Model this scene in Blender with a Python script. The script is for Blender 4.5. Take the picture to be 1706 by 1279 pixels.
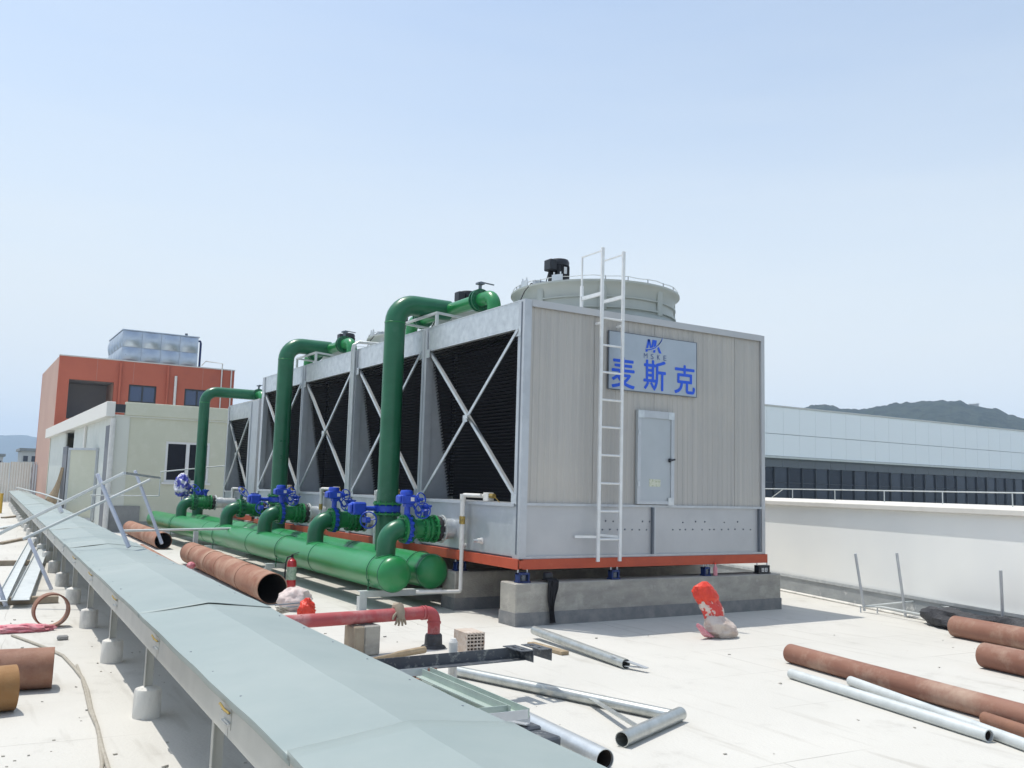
import bpy, bmesh, math, random
from mathutils import Vector, Matrix
import numpy as np
random.seed(7)
R = math.radians
for o in list(bpy.data.objects): bpy.data.objects.remove(o)
S = bpy.context.scene
COL = S.collection

# ------------------------------------------------------------------ camera
CAMH = 1.6
FPX = 1496.95
cr = Vector((0.84937666, -0.52708449, 0.02722561))
cu = Vector((-0.08322012, -0.08281005, 0.99308454))
cf = Vector((0.52118491, 0.84576855, 0.11420095))
cd = bpy.data.cameras.new('camera'); cam = bpy.data.objects.new('camera', cd); COL.objects.link(cam)
cd.sensor_width = 36; cd.lens = 36 * FPX / 1706; cd.clip_end = 20000; cd.clip_start = 0.05
m3 = Matrix((cr, cu, -cf)).transposed()
cam.matrix_world = Matrix.Translation((0, 0, CAMH)) @ m3.to_4x4()
S.camera = cam

# ------------------------------------------------------------------ world, sun, exposure
SUN = Vector((-0.165, 0.30, 1.0)).normalized()          # towards the sun
elev = math.asin(SUN.z)
W = bpy.data.worlds.new('World'); S.world = W; W.use_nodes = True
nt = W.node_tree; nt.nodes.clear()
sky = nt.nodes.new('ShaderNodeTexSky'); sky.sky_type = 'NISHITA'; sky.sun_disc = False
sky.sun_elevation = elev; sky.sun_rotation = math.atan2(SUN.x, SUN.y)
sky.air_density = 1.0; sky.dust_density = 2.0; sky.ozone_density = 1.0; sky.altitude = 0
bg = nt.nodes.new('ShaderNodeBackground'); bg.inputs['Strength'].default_value = 0.15
out = nt.nodes.new('ShaderNodeOutputWorld')
# thin high cloud veil drawn by noise in sky directions
tc = nt.nodes.new('ShaderNodeTexCoord'); mp = nt.nodes.new('ShaderNodeMapping'); mp.inputs['Scale'].default_value = (1.3, 1.3, 9.0)
nz = nt.nodes.new('ShaderNodeTexNoise'); nz.inputs['Scale'].default_value = 2.3; nz.inputs['Detail'].default_value = 7; nz.inputs['Roughness'].default_value = 0.55
rp = nt.nodes.new('ShaderNodeValToRGB'); rp.color_ramp.elements[0].position = 0.35; rp.color_ramp.elements[1].position = 0.80
rp.color_ramp.elements[0].color = (0.25, 0.25, 0.25, 1); rp.color_ramp.elements[1].color = (0.34, 0.34, 0.34, 1)
mx = nt.nodes.new('ShaderNodeMixRGB'); mx.inputs['Color2'].default_value = (4.55, 4.85, 5.0, 1)
nt.links.new(tc.outputs['Generated'], mp.inputs['Vector']); nt.links.new(mp.outputs['Vector'], nz.inputs['Vector'])
nt.links.new(nz.outputs['Fac'], rp.inputs['Fac']); 
sep = nt.nodes.new('ShaderNodeSeparateXYZ'); nt.links.new(tc.outputs['Generated'], sep.inputs[0])
hr = nt.nodes.new('ShaderNodeMapRange'); hr.interpolation_type = 'SMOOTHERSTEP'
hr.inputs['From Min'].default_value = -0.05; hr.inputs['From Max'].default_value = 0.62; hr.inputs['To Min'].default_value = 0.84; hr.inputs['To Max'].default_value = 0.0
nt.links.new(sep.outputs['Z'], hr.inputs['Value'])
av_ = nt.nodes.new('ShaderNodeMath'); av_.operation = 'ADD'; av_.use_clamp = True
nt.links.new(rp.outputs['Color'], av_.inputs[0]); nt.links.new(hr.outputs[0], av_.inputs[1]); nt.links.new(av_.outputs[0], mx.inputs['Fac'])
gd_ = nt.nodes.new('ShaderNodeMixRGB'); gd_.blend_type = 'MULTIPLY'; gd_.inputs['Fac'].default_value = 1.0; gd_.inputs['Color2'].default_value = (0.93, 1.02, 1.04, 1)
nt.links.new(sky.outputs['Color'], gd_.inputs['Color1']); nt.links.new(gd_.outputs['Color'], mx.inputs['Color1']); nt.links.new(mx.outputs['Color'], bg.inputs['Color'])
nt.links.new(bg.outputs['Background'], out.inputs['Surface'])
sl = bpy.data.lights.new('sun', 'SUN'); sl.energy = 3.0; sl.angle = R(0.5); sl.color = (1.0, 0.955, 0.88)
so = bpy.data.objects.new('sun', sl); COL.objects.link(so); so.rotation_euler = (-SUN).to_track_quat('-Z', 'Y').to_euler()
vs = S.view_settings; vs.view_transform = 'Standard'; vs.look = 'None'; vs.gamma = 1; vs.use_curve_mapping = False; vs.exposure = 0.35
S.render.engine = 'CYCLES'; S.cycles.volume_bounces = 2

# ------------------------------------------------------------------ helpers
def G(px, py, z=0.0):
    "point of the site at height z seen at a pixel of the 1706x1279 photograph"
    d = cf + cr * ((px - 853) / FPX) - cu * ((py - 639.5) / FPX)
    t = (z - CAMH) / d.z
    return Vector((0, 0, CAMH)) + d * t
def GY(px, py, y):
    d = cf + cr * ((px - 853) / FPX) - cu * ((py - 639.5) / FPX)
    return Vector((0, 0, CAMH)) + d * (y / d.y)

MATS = {}
def mat(name, col, rough=0.6, metal=0.0, col2=None, scale=6.0, mixr=(0.35, 0.7), stretch=(1, 1, 1), bump=0.0, bscale=40.0, spec=0.5, col3=None, scale3=1.2, mix3=(0.55, 0.7), rvar=0.0, detail=6.0, coat=0.0):
    m = bpy.data.materials.new(name); m.use_nodes = True
    n = m.node_tree; b = n.nodes['Principled BSDF']
    b.inputs['Base Color'].default_value = (*col, 1); b.inputs['Roughness'].default_value = rough; b.inputs['Metallic'].default_value = metal
    b.inputs['Specular IOR Level'].default_value = spec; b.inputs['Coat Weight'].default_value = coat
    geo = n.nodes.new('ShaderNodeTexCoord'); mpn = n.nodes.new('ShaderNodeMapping'); mpn.inputs['Scale'].default_value = stretch
    oi = n.nodes.new('ShaderNodeObjectInfo'); ad = n.nodes.new('ShaderNodeVectorMath'); ad.operation = 'ADD'
    sc = n.nodes.new('ShaderNodeVectorMath'); sc.operation = 'SCALE'; sc.inputs['Scale'].default_value = 37.0
    cb = n.nodes.new('ShaderNodeCombineXYZ')
    for k in range(3): n.links.new(oi.outputs['Random'], cb.inputs[k])
    n.links.new(cb.outputs[0], sc.inputs[0]); n.links.new(geo.outputs['Object'], ad.inputs[0]); n.links.new(sc.outputs[0], ad.inputs[1])
    n.links.new(ad.outputs[0], mpn.inputs['Vector'])
    last = None
    if col2:
        t = n.nodes.new('ShaderNodeTexNoise'); t.inputs['Scale'].default_value = scale; t.inputs['Detail'].default_value = detail; t.inputs['Roughness'].default_value = 0.62
        n.links.new(mpn.outputs[0], t.inputs['Vector'])
        r = n.nodes.new('ShaderNodeMapRange'); r.inputs['From Min'].default_value = mixr[0]; r.inputs['From Max'].default_value = mixr[1]
        n.links.new(t.outputs['Fac'], r.inputs['Value'])
        x = n.nodes.new('ShaderNodeMixRGB'); x.inputs['Color1'].default_value = (*col, 1); x.inputs['Color2'].default_value = (*col2, 1)
        n.links.new(r.outputs[0], x.inputs['Fac']); last = x.outputs['Color']
        if rvar:
            rr = n.nodes.new('ShaderNodeMapRange'); rr.inputs['To Min'].default_value = rough - rvar; rr.inputs['To Max'].default_value = rough + rvar
            n.links.new(t.outputs['Fac'], rr.inputs['Value']); n.links.new(rr.outputs[0], b.inputs['Roughness'])
    if col3:
        t = n.nodes.new('ShaderNodeTexNoise'); t.inputs['Scale'].default_value = scale3; t.inputs['Detail'].default_value = 9; t.inputs['Roughness'].default_value = 0.7
        n.links.new(ad.outputs[0], t.inputs['Vector'])
        r = n.nodes.new('ShaderNodeMapRange'); r.inputs['From Min'].default_value = mix3[0]; r.inputs['From Max'].default_value = mix3[1]
        n.links.new(t.outputs['Fac'], r.inputs['Value'])
        x = n.nodes.new('ShaderNodeMixRGB'); x.inputs['Color2'].default_value = (*col3, 1)
        if last: n.links.new(last, x.inputs['Color1'])
        else: x.inputs['Color1'].default_value = (*col, 1)
        n.links.new(r.outputs[0], x.inputs['Fac']); last = x.outputs['Color']
    if last: n.links.new(last, b.inputs['Base Color'])
    if bump:
        t = n.nodes.new('ShaderNodeTexNoise'); t.inputs['Scale'].default_value = bscale; t.inputs['Detail'].default_value = 6
        n.links.new(mpn.outputs[0], t.inputs['Vector'])
        bp = n.nodes.new('ShaderNodeBump'); bp.inputs['Strength'].default_value = bump; bp.inputs['Distance'].default_value = 0.01
        n.links.new(t.outputs['Fac'], bp.inputs['Height']); n.links.new(bp.outputs[0], b.inputs['Normal'])
    MATS[name] = m
    return m

def roof_joints():
    m = MATS['roof_coating']; n = m.node_tree; b = n.nodes['Principled BSDF']; src = b.inputs['Base Color'].links[0].from_socket
    tcn = n.nodes.new('ShaderNodeTexCoord'); mpn = n.nodes.new('ShaderNodeMapping'); mpn.inputs['Rotation'].default_value = (0, 0, 0.06)
    wn = n.nodes.new('ShaderNodeTexNoise'); wn.inputs['Scale'].default_value = 0.8; wn.inputs['Detail'].default_value = 4
    av = n.nodes.new('ShaderNodeMixRGB'); av.blend_type = 'ADD'; av.inputs['Fac'].default_value = 0.10
    bt = n.nodes.new('ShaderNodeTexBrick'); bt.inputs['Scale'].default_value = 1.0; bt.inputs['Mortar Size'].default_value = 0.006; bt.inputs['Mortar Smooth'].default_value = 0.6
    bt.inputs['Brick Width'].default_value = 4.2; bt.inputs['Row Height'].default_value = 1.05
    for k, c in (('Color1', 0.0), ('Color2', 0.0), ('Mortar', 1.0)): bt.inputs[k].default_value = (c, c, c, 1)
    n.links.new(tcn.outputs['Object'], mpn.inputs['Vector']); n.links.new(mpn.outputs[0], wn.inputs['Vector']); n.links.new(mpn.outputs[0], av.inputs['Color1']); n.links.new(wn.outputs['Color'], av.inputs['Color2']); n.links.new(av.outputs[0], bt.inputs['Vector'])
    gate = n.nodes.new('ShaderNodeTexNoise'); gate.inputs['Scale'].default_value = 0.5; n.links.new(tcn.outputs['Object'], gate.inputs['Vector'])
    gr = n.nodes.new('ShaderNodeMapRange'); gr.inputs['From Min'].default_value = 0.42; gr.inputs['From Max'].default_value = 0.62; gr.inputs['To Max'].default_value = 0.8; n.links.new(gate.outputs['Fac'], gr.inputs['Value'])
    mu = n.nodes.new('ShaderNodeMath'); mu.operation = 'MULTIPLY'; n.links.new(bt.outputs['Color'], mu.inputs[0]); n.links.new(gr.outputs[0], mu.inputs[1])
    x = n.nodes.new('ShaderNodeMixRGB'); x.inputs['Color2'].default_value = (0.24, 0.225, 0.20, 1); n.links.new(mu.outputs[0], x.inputs['Fac']); n.links.new(src, x.inputs['Color1'])
    # brush drags and scuffs
    m2 = n.nodes.new('ShaderNodeMapping'); m2.inputs['Scale'].default_value = (7, 0.8, 1); m2.inputs['Rotation'].default_value = (0, 0, 1.2); n.links.new(tcn.outputs['Object'], m2.inputs['Vector'])
    s2 = n.nodes.new('ShaderNodeTexNoise'); s2.inputs['Scale'].default_value = 1.1; s2.inputs['Detail'].default_value = 8; n.links.new(m2.outputs[0], s2.inputs['Vector'])
    r2 = n.nodes.new('ShaderNodeMapRange'); r2.inputs['From Min'].default_value = 0.58; r2.inputs['From Max'].default_value = 0.80; r2.inputs['To Max'].default_value = 0.7; n.links.new(s2.outputs['Fac'], r2.inputs['Value'])
    y = n.nodes.new('ShaderNodeMixRGB'); y.inputs['Color2'].default_value = (0.36, 0.34, 0.30, 1); n.links.new(r2.outputs[0], y.inputs['Fac']); n.links.new(x.outputs[0], y.inputs['Color1'])
    n.links.new(y.outputs[0], b.inputs['Base Color'])

class MB:
    def __init__(s): s.v = []; s.f = []
    def add(s, vs, fs):
        o = len(s.v); s.v += [tuple(v) for v in vs]; s.f += [tuple(i + o for i in f) for f in fs]; return s
    def box(s, x0, x1, y0, y1, z0, z1):
        return s.add([(x0,y0,z0),(x1,y0,z0),(x1,y1,z0),(x0,y1,z0),(x0,y0,z1),(x1,y0,z1),(x1,y1,z1),(x0,y1,z1)],
                     [(0,3,2,1),(4,5,6,7),(0,1,5,4),(1,2,6,5),(2,3,7,6),(3,0,4,7)])
    def obox(s, c, size, rot):
        "oriented box: centre, size, Matrix 3x3"
        c = Vector(c); h = [k / 2 for k in size]; pts = []
        for z in (-1, 1):
            for x, y in ((-1,-1),(1,-1),(1,1),(-1,1)): pts.append(c + rot @ Vector((x*h[0], y*h[1], z*h[2])))
        return s.add(pts, [(0,3,2,1),(4,5,6,7),(0,1,5,4),(1,2,6,5),(2,3,7,6),(3,0,4,7)])
    def bar(s, a, b, w, h, up=(0,0,1)):
        a = Vector(a); b = Vector(b); d = (b - a); L = d.length; d.normalize(); up = Vector(up)
        if abs(d.dot(up)) > 0.98: up = Vector((1,0,0))
        sx = d.cross(up).normalized(); uz = sx.cross(d)
        return s.obox((a + b) / 2, (L, w, h), Matrix((d, sx, uz)).transposed())
    def angle(s, a, b, w, t, up=(0,0,1), flip=1):
        "L-section bar"
        a = Vector(a); b = Vector(b); d = (b - a).normalized(); up = Vector(up)
        if abs(d.dot(up)) > 0.98: up = Vector((1,0,0))
        sx = d.cross(up).normalized() * flip; uz = (d.cross(up).normalized()).cross(d)
        prof = [(0,0),(w,0),(w,t),(t,t),(t,w),(0,w)]
        vs = [p + sx * (x - w/2) + uz * (z - w/2) for p in (a, b) for x, z in prof]
        n = 6; fs = [(i, (i+1) % n, n + (i+1) % n, n + i) for i in range(n)] + [tuple(range(n))[::-1], tuple(range(n, 2*n))]
        return s.add(vs, fs)
    def cyl(s, a, b, r, n=20, r2=None, caps=True):
        a = Vector(a); b = Vector(b); r2 = r if r2 is None else r2
        d = (b - a).normalized(); u = d.orthogonal().normalized(); w = d.cross(u)
        vs = [p + (u * math.cos(2*math.pi*i/n) + w * math.sin(2*math.pi*i/n)) * q for p, q in ((a, r), (b, r2)) for i in range(n)]
        fs = [(i, (i+1) % n, n + (i+1) % n, n + i) for i in range(n)]
        if caps: fs += [tuple(range(n))[::-1], tuple(range(n, 2*n))]
        return s.add(vs, fs)
    def pipe(s, a, b, r, t, n=28):
        "open pipe with wall thickness"
        a = Vector(a); b = Vector(b); d = (b - a).normalized(); u = d.orthogonal().normalized(); w = d.cross(u)
        rings = [(a, r), (b, r), (b, r - t), (a, r - t)]
        vs = [p + (u * math.cos(2*math.pi*i/n) + w * math.sin(2*math.pi*i/n)) * q for p, q in rings for i in range(n)]
        fs = [(k*n + i, k*n + (i+1) % n, ((k+1) % 4)*n + (i+1) % n, ((k+1) % 4)*n + i) for k in range(4) for i in range(n)]
        return s.add(vs, fs)
    def tube(s, pts, r, n=10, caps=True):
        pts = [Vector(p) for p in pts]; rs = r if isinstance(r, (list, tuple)) else [r] * len(pts)
        vs = []; prev = None
        for i, p in enumerate(pts):
            d = (pts[min(i+1, len(pts)-1)] - pts[max(i-1, 0)]).normalized()
            u = d.orthogonal().normalized() if prev is None else (prev - d * prev.dot(d)).normalized()
            prev = u; w = d.cross(u)
            vs += [p + (u * math.cos(2*math.pi*k/n) + w * math.sin(2*math.pi*k/n)) * rs[i] for k in range(n)]
        fs = [(i*n + k, i*n + (k+1) % n, (i+1)*n + (k+1) % n, (i+1)*n + k) for i in range(len(pts)-1) for k in range(n)]
        if caps: fs += [tuple(range(n))[::-1], tuple(range((len(pts)-1)*n, len(pts)*n))]
        return s.add(vs, fs)
    def bend(s, a, c, b, rad, r, n=20, seg=8, ext=True):
        "pipe a -> corner c -> b with an elbow of radius rad"
        a, c, b = Vector(a), Vector(c), Vector(b); d1 = (c - a).normalized(); d2 = (b - c).normalized()
        p1 = c - d1 * rad; o = p1 + d2 * rad; pts = [a] if ext else []
        for k in range(seg + 1):
            t = math.pi / 2 * k / seg
            pts.append(o - d2 * rad * math.cos(t) + d1 * rad * math.sin(t))
        if ext: pts.append(b)
        return s.tube(pts, r, n)
    def lathe(s, prof, c=(0,0,0), axis='z', n=24):
        c = Vector(c); vs = []
        for r, h in prof:
            for i in range(n):
                a = 2*math.pi*i/n; x, y = r*math.cos(a), r*math.sin(a)
                vs.append(c + (Vector((x, y, h)) if axis == 'z' else Vector((h, x, y)) if axis == 'x' else Vector((x, h, -y))))
        fs = [(k*n + i, k*n + (i+1) % n, (k+1)*n + (i+1) % n, (k+1)*n + i) for k in range(len(prof)-1) for i in range(n)]
        if prof[0][0] > 1e-6: fs.append(tuple(range(n))[::-1])
        if prof[-1][0] > 1e-6: fs.append(tuple(range((len(prof)-1)*n, len(prof)*n)))
        return s.add(vs, fs)
    def extrude(s, poly, axis, a, b):
        "polygon of 2-D points swept from a to b along axis x|y|z"
        def P(p, t): return {'x': (t, p[0], p[1]), 'y': (p[0], t, p[1]), 'z': (p[0], p[1], t)}[axis]
        n = len(poly); vs = [P(p, t) for t in (a, b) for p in poly]
        return s.add(vs, [(i, (i+1) % n, n + (i+1) % n, n + i) for i in range(n)] + [tuple(range(n))[::-1], tuple(range(n, 2*n))])

OFF = {}
def build(mb, name, m, parent=None, smooth=False, bevel=0.0, angle=35, loc=None, recalc=True):
    off = Vector(loc) if loc is not None else (OFF[parent.name] if parent else Vector((0,0,0)))
    me = bpy.data.meshes.new(name); me.from_pydata([tuple(Vector(v) - off) for v in mb.v], [], mb.f)
    if recalc or bevel:
        bm = bmesh.new(); bm.from_mesh(me)
        if recalc: bmesh.ops.recalc_face_normals(bm, faces=bm.faces)
        if bevel:
            es = [e for e in bm.edges if len(e.link_faces) == 2 and e.calc_face_angle(0) > R(40)]
            bmesh.ops.bevel(bm, geom=es, offset=bevel, segments=1, affect='EDGES', clamp_overlap=True)
        bm.to_mesh(me); bm.free()
    if smooth:
        for p in me.polygons: p.use_smooth = True
        me.set_sharp_from_angle(angle=R(angle))
    me.materials.append(MATS[m])
    o = bpy.data.objects.new(name, me); COL.objects.link(o); OFF[o.name] = off
    if parent: o.parent = parent
    elif loc is not None: o.location = off
    return o
def thing(name, loc, label, cat, group=None):
    o = bpy.data.objects.new(name, None); COL.objects.link(o); o.location = loc; o.empty_display_size = 0.2
    OFF[o.name] = Vector(loc); return tag(o, label, cat, group)
def tag(o, label, cat, group=None):
    o['label'] = label; o['category'] = cat
    if group: o['group'] = group
    return o
def struct(o): o['kind'] = 'structure'; return o
def copy_tree(o, parent=None):
    c = o.copy(); COL.objects.link(c); c.parent = parent
    OFF[c.name] = OFF.get(o.name, Vector((0,0,0)))
    for ch in list(o.children): copy_tree(ch, c)
    return c
def place(proto, loc, label, cat, group=None, rz=0.0, first=False):
    o = proto if first else copy_tree(proto)
    o.location = loc; o.rotation_euler = (0, 0, rz); return tag(o, label, cat, group)

# ------------------------------------------------------------------ materials
mat('roof_coating', (0.555, 0.54, 0.50), 0.85, col2=(0.50, 0.487, 0.45), scale=0.55, mixr=(0.38, 0.72), col3=(0.39, 0.375, 0.34), scale3=2.2, mix3=(0.57, 0.86), bump=0.35, bscale=45, spec=0.2, detail=10)
mat('galvanised', (0.53, 0.555, 0.58), 0.42, 0.45, col2=(0.46, 0.485, 0.51), scale=3, col3=(0.57, 0.595, 0.615), scale3=9, mix3=(0.5, 0.8), rvar=0.1)
mat('galvanised_bright', (0.66, 0.69, 0.70), 0.36, 0.6, col2=(0.50, 0.53, 0.55), scale=9, rvar=0.12)
mat('galvanised_pipe', (0.55, 0.57, 0.55), 0.35, 0.7, col2=(0.38, 0.40, 0.38), scale=9, stretch=(1, 1, 1), rvar=0.12, col3=(0.62, 0.60, 0.54), scale3=5)
mat('white_galvanised', (0.58, 0.61, 0.605), 0.5, 0.2, col2=(0.47, 0.50, 0.495), scale=7)
mat('cladding', (0.475, 0.455, 0.422), 0.48, 0.15, col2=(0.395, 0.385, 0.365), scale=4, stretch=(3.0, 3.0, 0.04), mixr=(0.36, 0.70), col3=(0.53, 0.495, 0.435), scale3=0.6, mix3=(0.46, 0.82), rvar=0.1)
mat('grey_panel', (0.50, 0.51, 0.515), 0.42, 0.22, col2=(0.455, 0.465, 0.475), scale=2, col3=(0.54, 0.545, 0.55), scale3=0.8, mix3=(0.45, 0.75))
mat('steel_dark', (0.16, 0.18, 0.21), 0.5, 0.4)
mat('fill_black', (0.012, 0.012, 0.016), 0.55, spec=0.35)
mat('red_lead', (0.50, 0.085, 0.035), 0.55, col2=(0.40, 0.065, 0.03), scale=3, col3=(0.55, 0.15, 0.08), scale3=7, mix3=(0.6, 0.8))
mat('green_paint', (0.015, 0.200, 0.052), 0.32, col2=(0.024, 0.240, 0.080), scale=1.6, mixr=(0.35, 0.65), spec=0.5, rvar=0.12, col3=(0.085, 0.25, 0.14), scale3=1.6, mix3=(0.56, 0.84), bump=0.06, bscale=70)
mat('green_dark', (0.010, 0.112, 0.050), 0.32, col2=(0.016, 0.14, 0.064), scale=3, spec=0.5, rvar=0.12, col3=(0.05, 0.155, 0.095), scale3=2.5, mix3=(0.60, 0.82), bump=0.05, bscale=70)
mat('green_bright', (0.012, 0.23, 0.06), 0.36, col2=(0.02, 0.17, 0.06), scale=8)
mat('blue_paint', (0.018, 0.075, 0.55), 0.38, col2=(0.012, 0.05, 0.40), scale=9)
mat('blue_dark', (0.01, 0.035, 0.16), 0.45, col2=(0.008, 0.02, 0.09), scale=9)
mat('rubber', (0.02, 0.02, 0.024), 0.6)
mat('motor_black', (0.014, 0.016, 0.022), 0.42)
mat('frp', (0.44, 0.465, 0.43), 0.45, col2=(0.38, 0.41, 0.38), scale=1.5, rvar=0.08)
mat('concrete', (0.40, 0.38, 0.335), 0.9, col2=(0.30, 0.285, 0.255), scale=3.2, mixr=(0.38, 0.68), col3=(0.50, 0.475, 0.42), scale3=6, mix3=(0.52, 0.75), bump=0.6, bscale=30, spec=0.2, stretch=(1, 1, 2.5))
mat('concrete_pale', (0.66, 0.645, 0.60), 0.9, col2=(0.40, 0.39, 0.37), scale=6, mixr=(0.50, 0.68), bump=0.4, bscale=40, spec=0.2, stretch=(1, 1, 0.4))
mat('tar_skirt', (0.19, 0.195, 0.20), 0.85, col2=(0.29, 0.285, 0.27), scale=5, mixr=(0.4, 0.7), bump=0.4, spec=0.2)
mat('tray_cover', (0.27, 0.325, 0.315), 0.52, 0.08, col2=(0.245, 0.295, 0.29), scale=0.9, col3=(0.32, 0.365, 0.35), scale3=0.6, mix3=(0.4, 0.75), rvar=0.08)
mat('tray_side', (0.45, 0.45, 0.415), 0.45, 0.3, col2=(0.38, 0.385, 0.355), scale=3, rvar=0.08)
mat('rust_primer', (0.33, 0.17, 0.115), 0.75, col2=(0.24, 0.10, 0.06), scale=2.6, mixr=(0.42, 0.68), col3=(0.43, 0.29, 0.21), scale3=1.8, mix3=(0.46, 0.70), bump=0.2, bscale=50, spec=0.3, stretch=(1, 0.35, 1))
mat('rust_brown', (0.27, 0.135, 0.085), 0.7, 0.05, col2=(0.20, 0.10, 0.07), scale=3, col3=(0.36, 0.22, 0.16), scale3=2.5, mix3=(0.45, 0.72), bump=0.2, bscale=40, spec=0.3)
mat('rust_ochre', (0.30, 0.16, 0.06), 0.7, 0.1, col2=(0.22, 0.11, 0.05), scale=3, col3=(0.38, 0.23, 0.10), scale3=3, mix3=(0.45, 0.72), bump=0.2, bscale=40, spec=0.3)
mat('door_paint', (0.45, 0.485, 0.505), 0.40, 0.2, col2=(0.41, 0.445, 0.465), scale=2.5, rvar=0.06)
mat('ladder_white', (0.80, 0.81, 0.80), 0.45, 0.1, col2=(0.70, 0.71, 0.70), scale=8)
mat('glass_mid', (0.030, 0.036, 0.050), 0.12, spec=0.4)
mat('glass_warm', (0.022, 0.022, 0.026), 0.16, spec=0.35)
mat('green_galv', (0.42, 0.50, 0.45), 0.5, 0.2, col2=(0.34, 0.41, 0.38), scale=6)
mat('rust_primer_dark', (0.26, 0.13, 0.09), 0.65, col2=(0.18, 0.075, 0.05), scale=2.2, mixr=(0.42, 0.64), col3=(0.38, 0.265, 0.20), scale3=2.2, mix3=(0.48, 0.70), spec=0.35, bump=0.15, stretch=(1, 0.35, 1))
mat('pipe_inside_dark', (0.035, 0.025, 0.02), 0.9)  # near-black lining of the open steel pipes, galvanised ones too
mat('red_pipe', (0.38, 0.065, 0.07), 0.65, col2=(0.47, 0.28, 0.27), scale=3.5, mixr=(0.46, 0.72), col3=(0.30, 0.05, 0.05), scale3=7, mix3=(0.55, 0.65), bump=0.15)
mat('black_tar', (0.03, 0.032, 0.035), 0.8, col2=(0.08, 0.08, 0.085), scale=9, bump=0.5)
mat('black_steel', (0.075, 0.085, 0.10), 0.5, 0.2, col2=(0.26, 0.27, 0.26), scale=22, mixr=(0.54, 0.68), col3=(0.13, 0.14, 0.145), scale3=5)
mat('brick_clay', (0.46, 0.37, 0.30), 0.9, col2=(0.56, 0.51, 0.46), scale=14, col3=(0.30, 0.18, 0.12), scale3=8, mix3=(0.58, 0.7), bump=0.5, spec=0.2)
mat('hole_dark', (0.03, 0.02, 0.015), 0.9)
mat('wood', (0.36, 0.28, 0.18), 0.8, col2=(0.25, 0.185, 0.115), scale=14, stretch=(1, 1, 1), bump=0.4)
mat('wood_grey', (0.33, 0.28, 0.21), 0.85, col2=(0.24, 0.19, 0.14), scale=6, bump=0.3)
mat('white_pvc', (0.72, 0.71, 0.68), 0.5, col2=(0.60, 0.59, 0.56), scale=5)
mat('brass', (0.42, 0.30, 0.09), 0.4, 0.7)
mat('sign_panel', (0.42, 0.475, 0.53), 0.36, 0.35, col2=(0.38, 0.43, 0.48), scale=3)
mat('sign_blue', (0.015, 0.10, 0.68), 0.45)
mat('sign_blue_dark', (0.03, 0.07, 0.25), 0.45)
mat('label_paper', (0.62, 0.63, 0.52), 0.7, col2=(0.35, 0.40, 0.22), scale=45, mixr=(0.5, 0.6))
mat('white_plate', (0.75, 0.75, 0.74), 0.6)
mat('ext_red', (0.52, 0.02, 0.03), 0.3, coat=0.3)
mat('ext_label', (0.42, 0.52, 0.40), 0.5, col2=(0.25, 0.38, 0.28), scale=40, mixr=(0.5, 0.6))
mat('plastic_red', (0.75, 0.055, 0.022), 0.42, col2=(0.58, 0.03, 0.015), scale=9, bump=0.5, bscale=22)
mat('sack_white', (0.60, 0.52, 0.46), 0.75, col2=(0.46, 0.36, 0.31), scale=7, mixr=(0.45, 0.7), bump=0.5, bscale=18)
mat('sack_white_clean', (0.66, 0.58, 0.55), 0.8, col2=(0.56, 0.44, 0.41), scale=9, bump=0.5, bscale=18)
mat('sack_pink', (0.58, 0.14, 0.19), 0.8, col2=(0.70, 0.36, 0.38), scale=14, bump=0.6, bscale=30)
mat('sack_red', (0.62, 0.05, 0.040), 0.5, col2=(0.64, 0.56, 0.50), scale=7, mixr=(0.52, 0.57), bump=0.4, bscale=20)
mat('black_cloth', (0.012, 0.012, 0.015), 0.75, bump=0.6, bscale=22)
mat('black_net', (0.018, 0.019, 0.024), 0.7, col2=(0.05, 0.052, 0.06), scale=20, bump=1.0, bscale=35)
mat('rope', (0.40, 0.37, 0.31), 0.9, col2=(0.30, 0.27, 0.22), scale=20)
mat('cream_wall', (0.61, 0.61, 0.49), 0.8, col2=(0.57, 0.57, 0.455), scale=1.0, col3=(0.65, 0.645, 0.54), scale3=3, mix3=(0.5, 0.75))
mat('cream_trim', (0.64, 0.65, 0.59), 0.7)
mat('white_sheet', (0.70, 0.72, 0.68), 0.6, col2=(0.62, 0.65, 0.61), scale=2)
mat('white_trim', (0.74, 0.72, 0.67), 0.6)
mat('grey_column', (0.17, 0.18, 0.20), 0.7)
mat('red_facade', (0.47, 0.12, 0.07), 0.7, col2=(0.41, 0.10, 0.058), scale=0.5, col3=(0.38, 0.10, 0.065), scale3=0.9, mix3=(0.55, 0.8))
mat('pale_facade', (0.54, 0.36, 0.29), 0.8, col2=(0.50, 0.32, 0.26), scale=0.5)
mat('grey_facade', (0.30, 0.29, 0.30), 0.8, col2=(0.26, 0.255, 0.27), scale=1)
mat('glass_blue', (0.035, 0.06, 0.13), 0.12, spec=0.8)
mat('glass_dark', (0.010, 0.013, 0.022), 0.10, spec=0.3)
mat('frame_white', (0.72, 0.72, 0.72), 0.5)
mat('frame_dark', (0.03, 0.035, 0.045), 0.5)
mat('tank_steel', (0.50, 0.56, 0.64), 0.30, 0.75, col2=(0.42, 0.47, 0.54), scale=2, rvar=0.08)
mat('panel_white', (0.93, 0.95, 0.93), 0.35, 0.45)
mat('panel_grey', (0.42, 0.46, 0.48), 0.5)
mat('slate_band', (0.15, 0.165, 0.18), 0.6)
mat('parapet_paint', (0.88, 0.88, 0.84), 0.85, col2=(0.82, 0.825, 0.80), scale=0.8, col3=(0.64, 0.65, 0.63), scale3=3.2, mix3=(0.66, 0.84), spec=0.2)
mat('parapet_cap', (0.70, 0.675, 0.625), 0.85, col2=(0.60, 0.58, 0.53), scale=2.5, spec=0.2)
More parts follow.
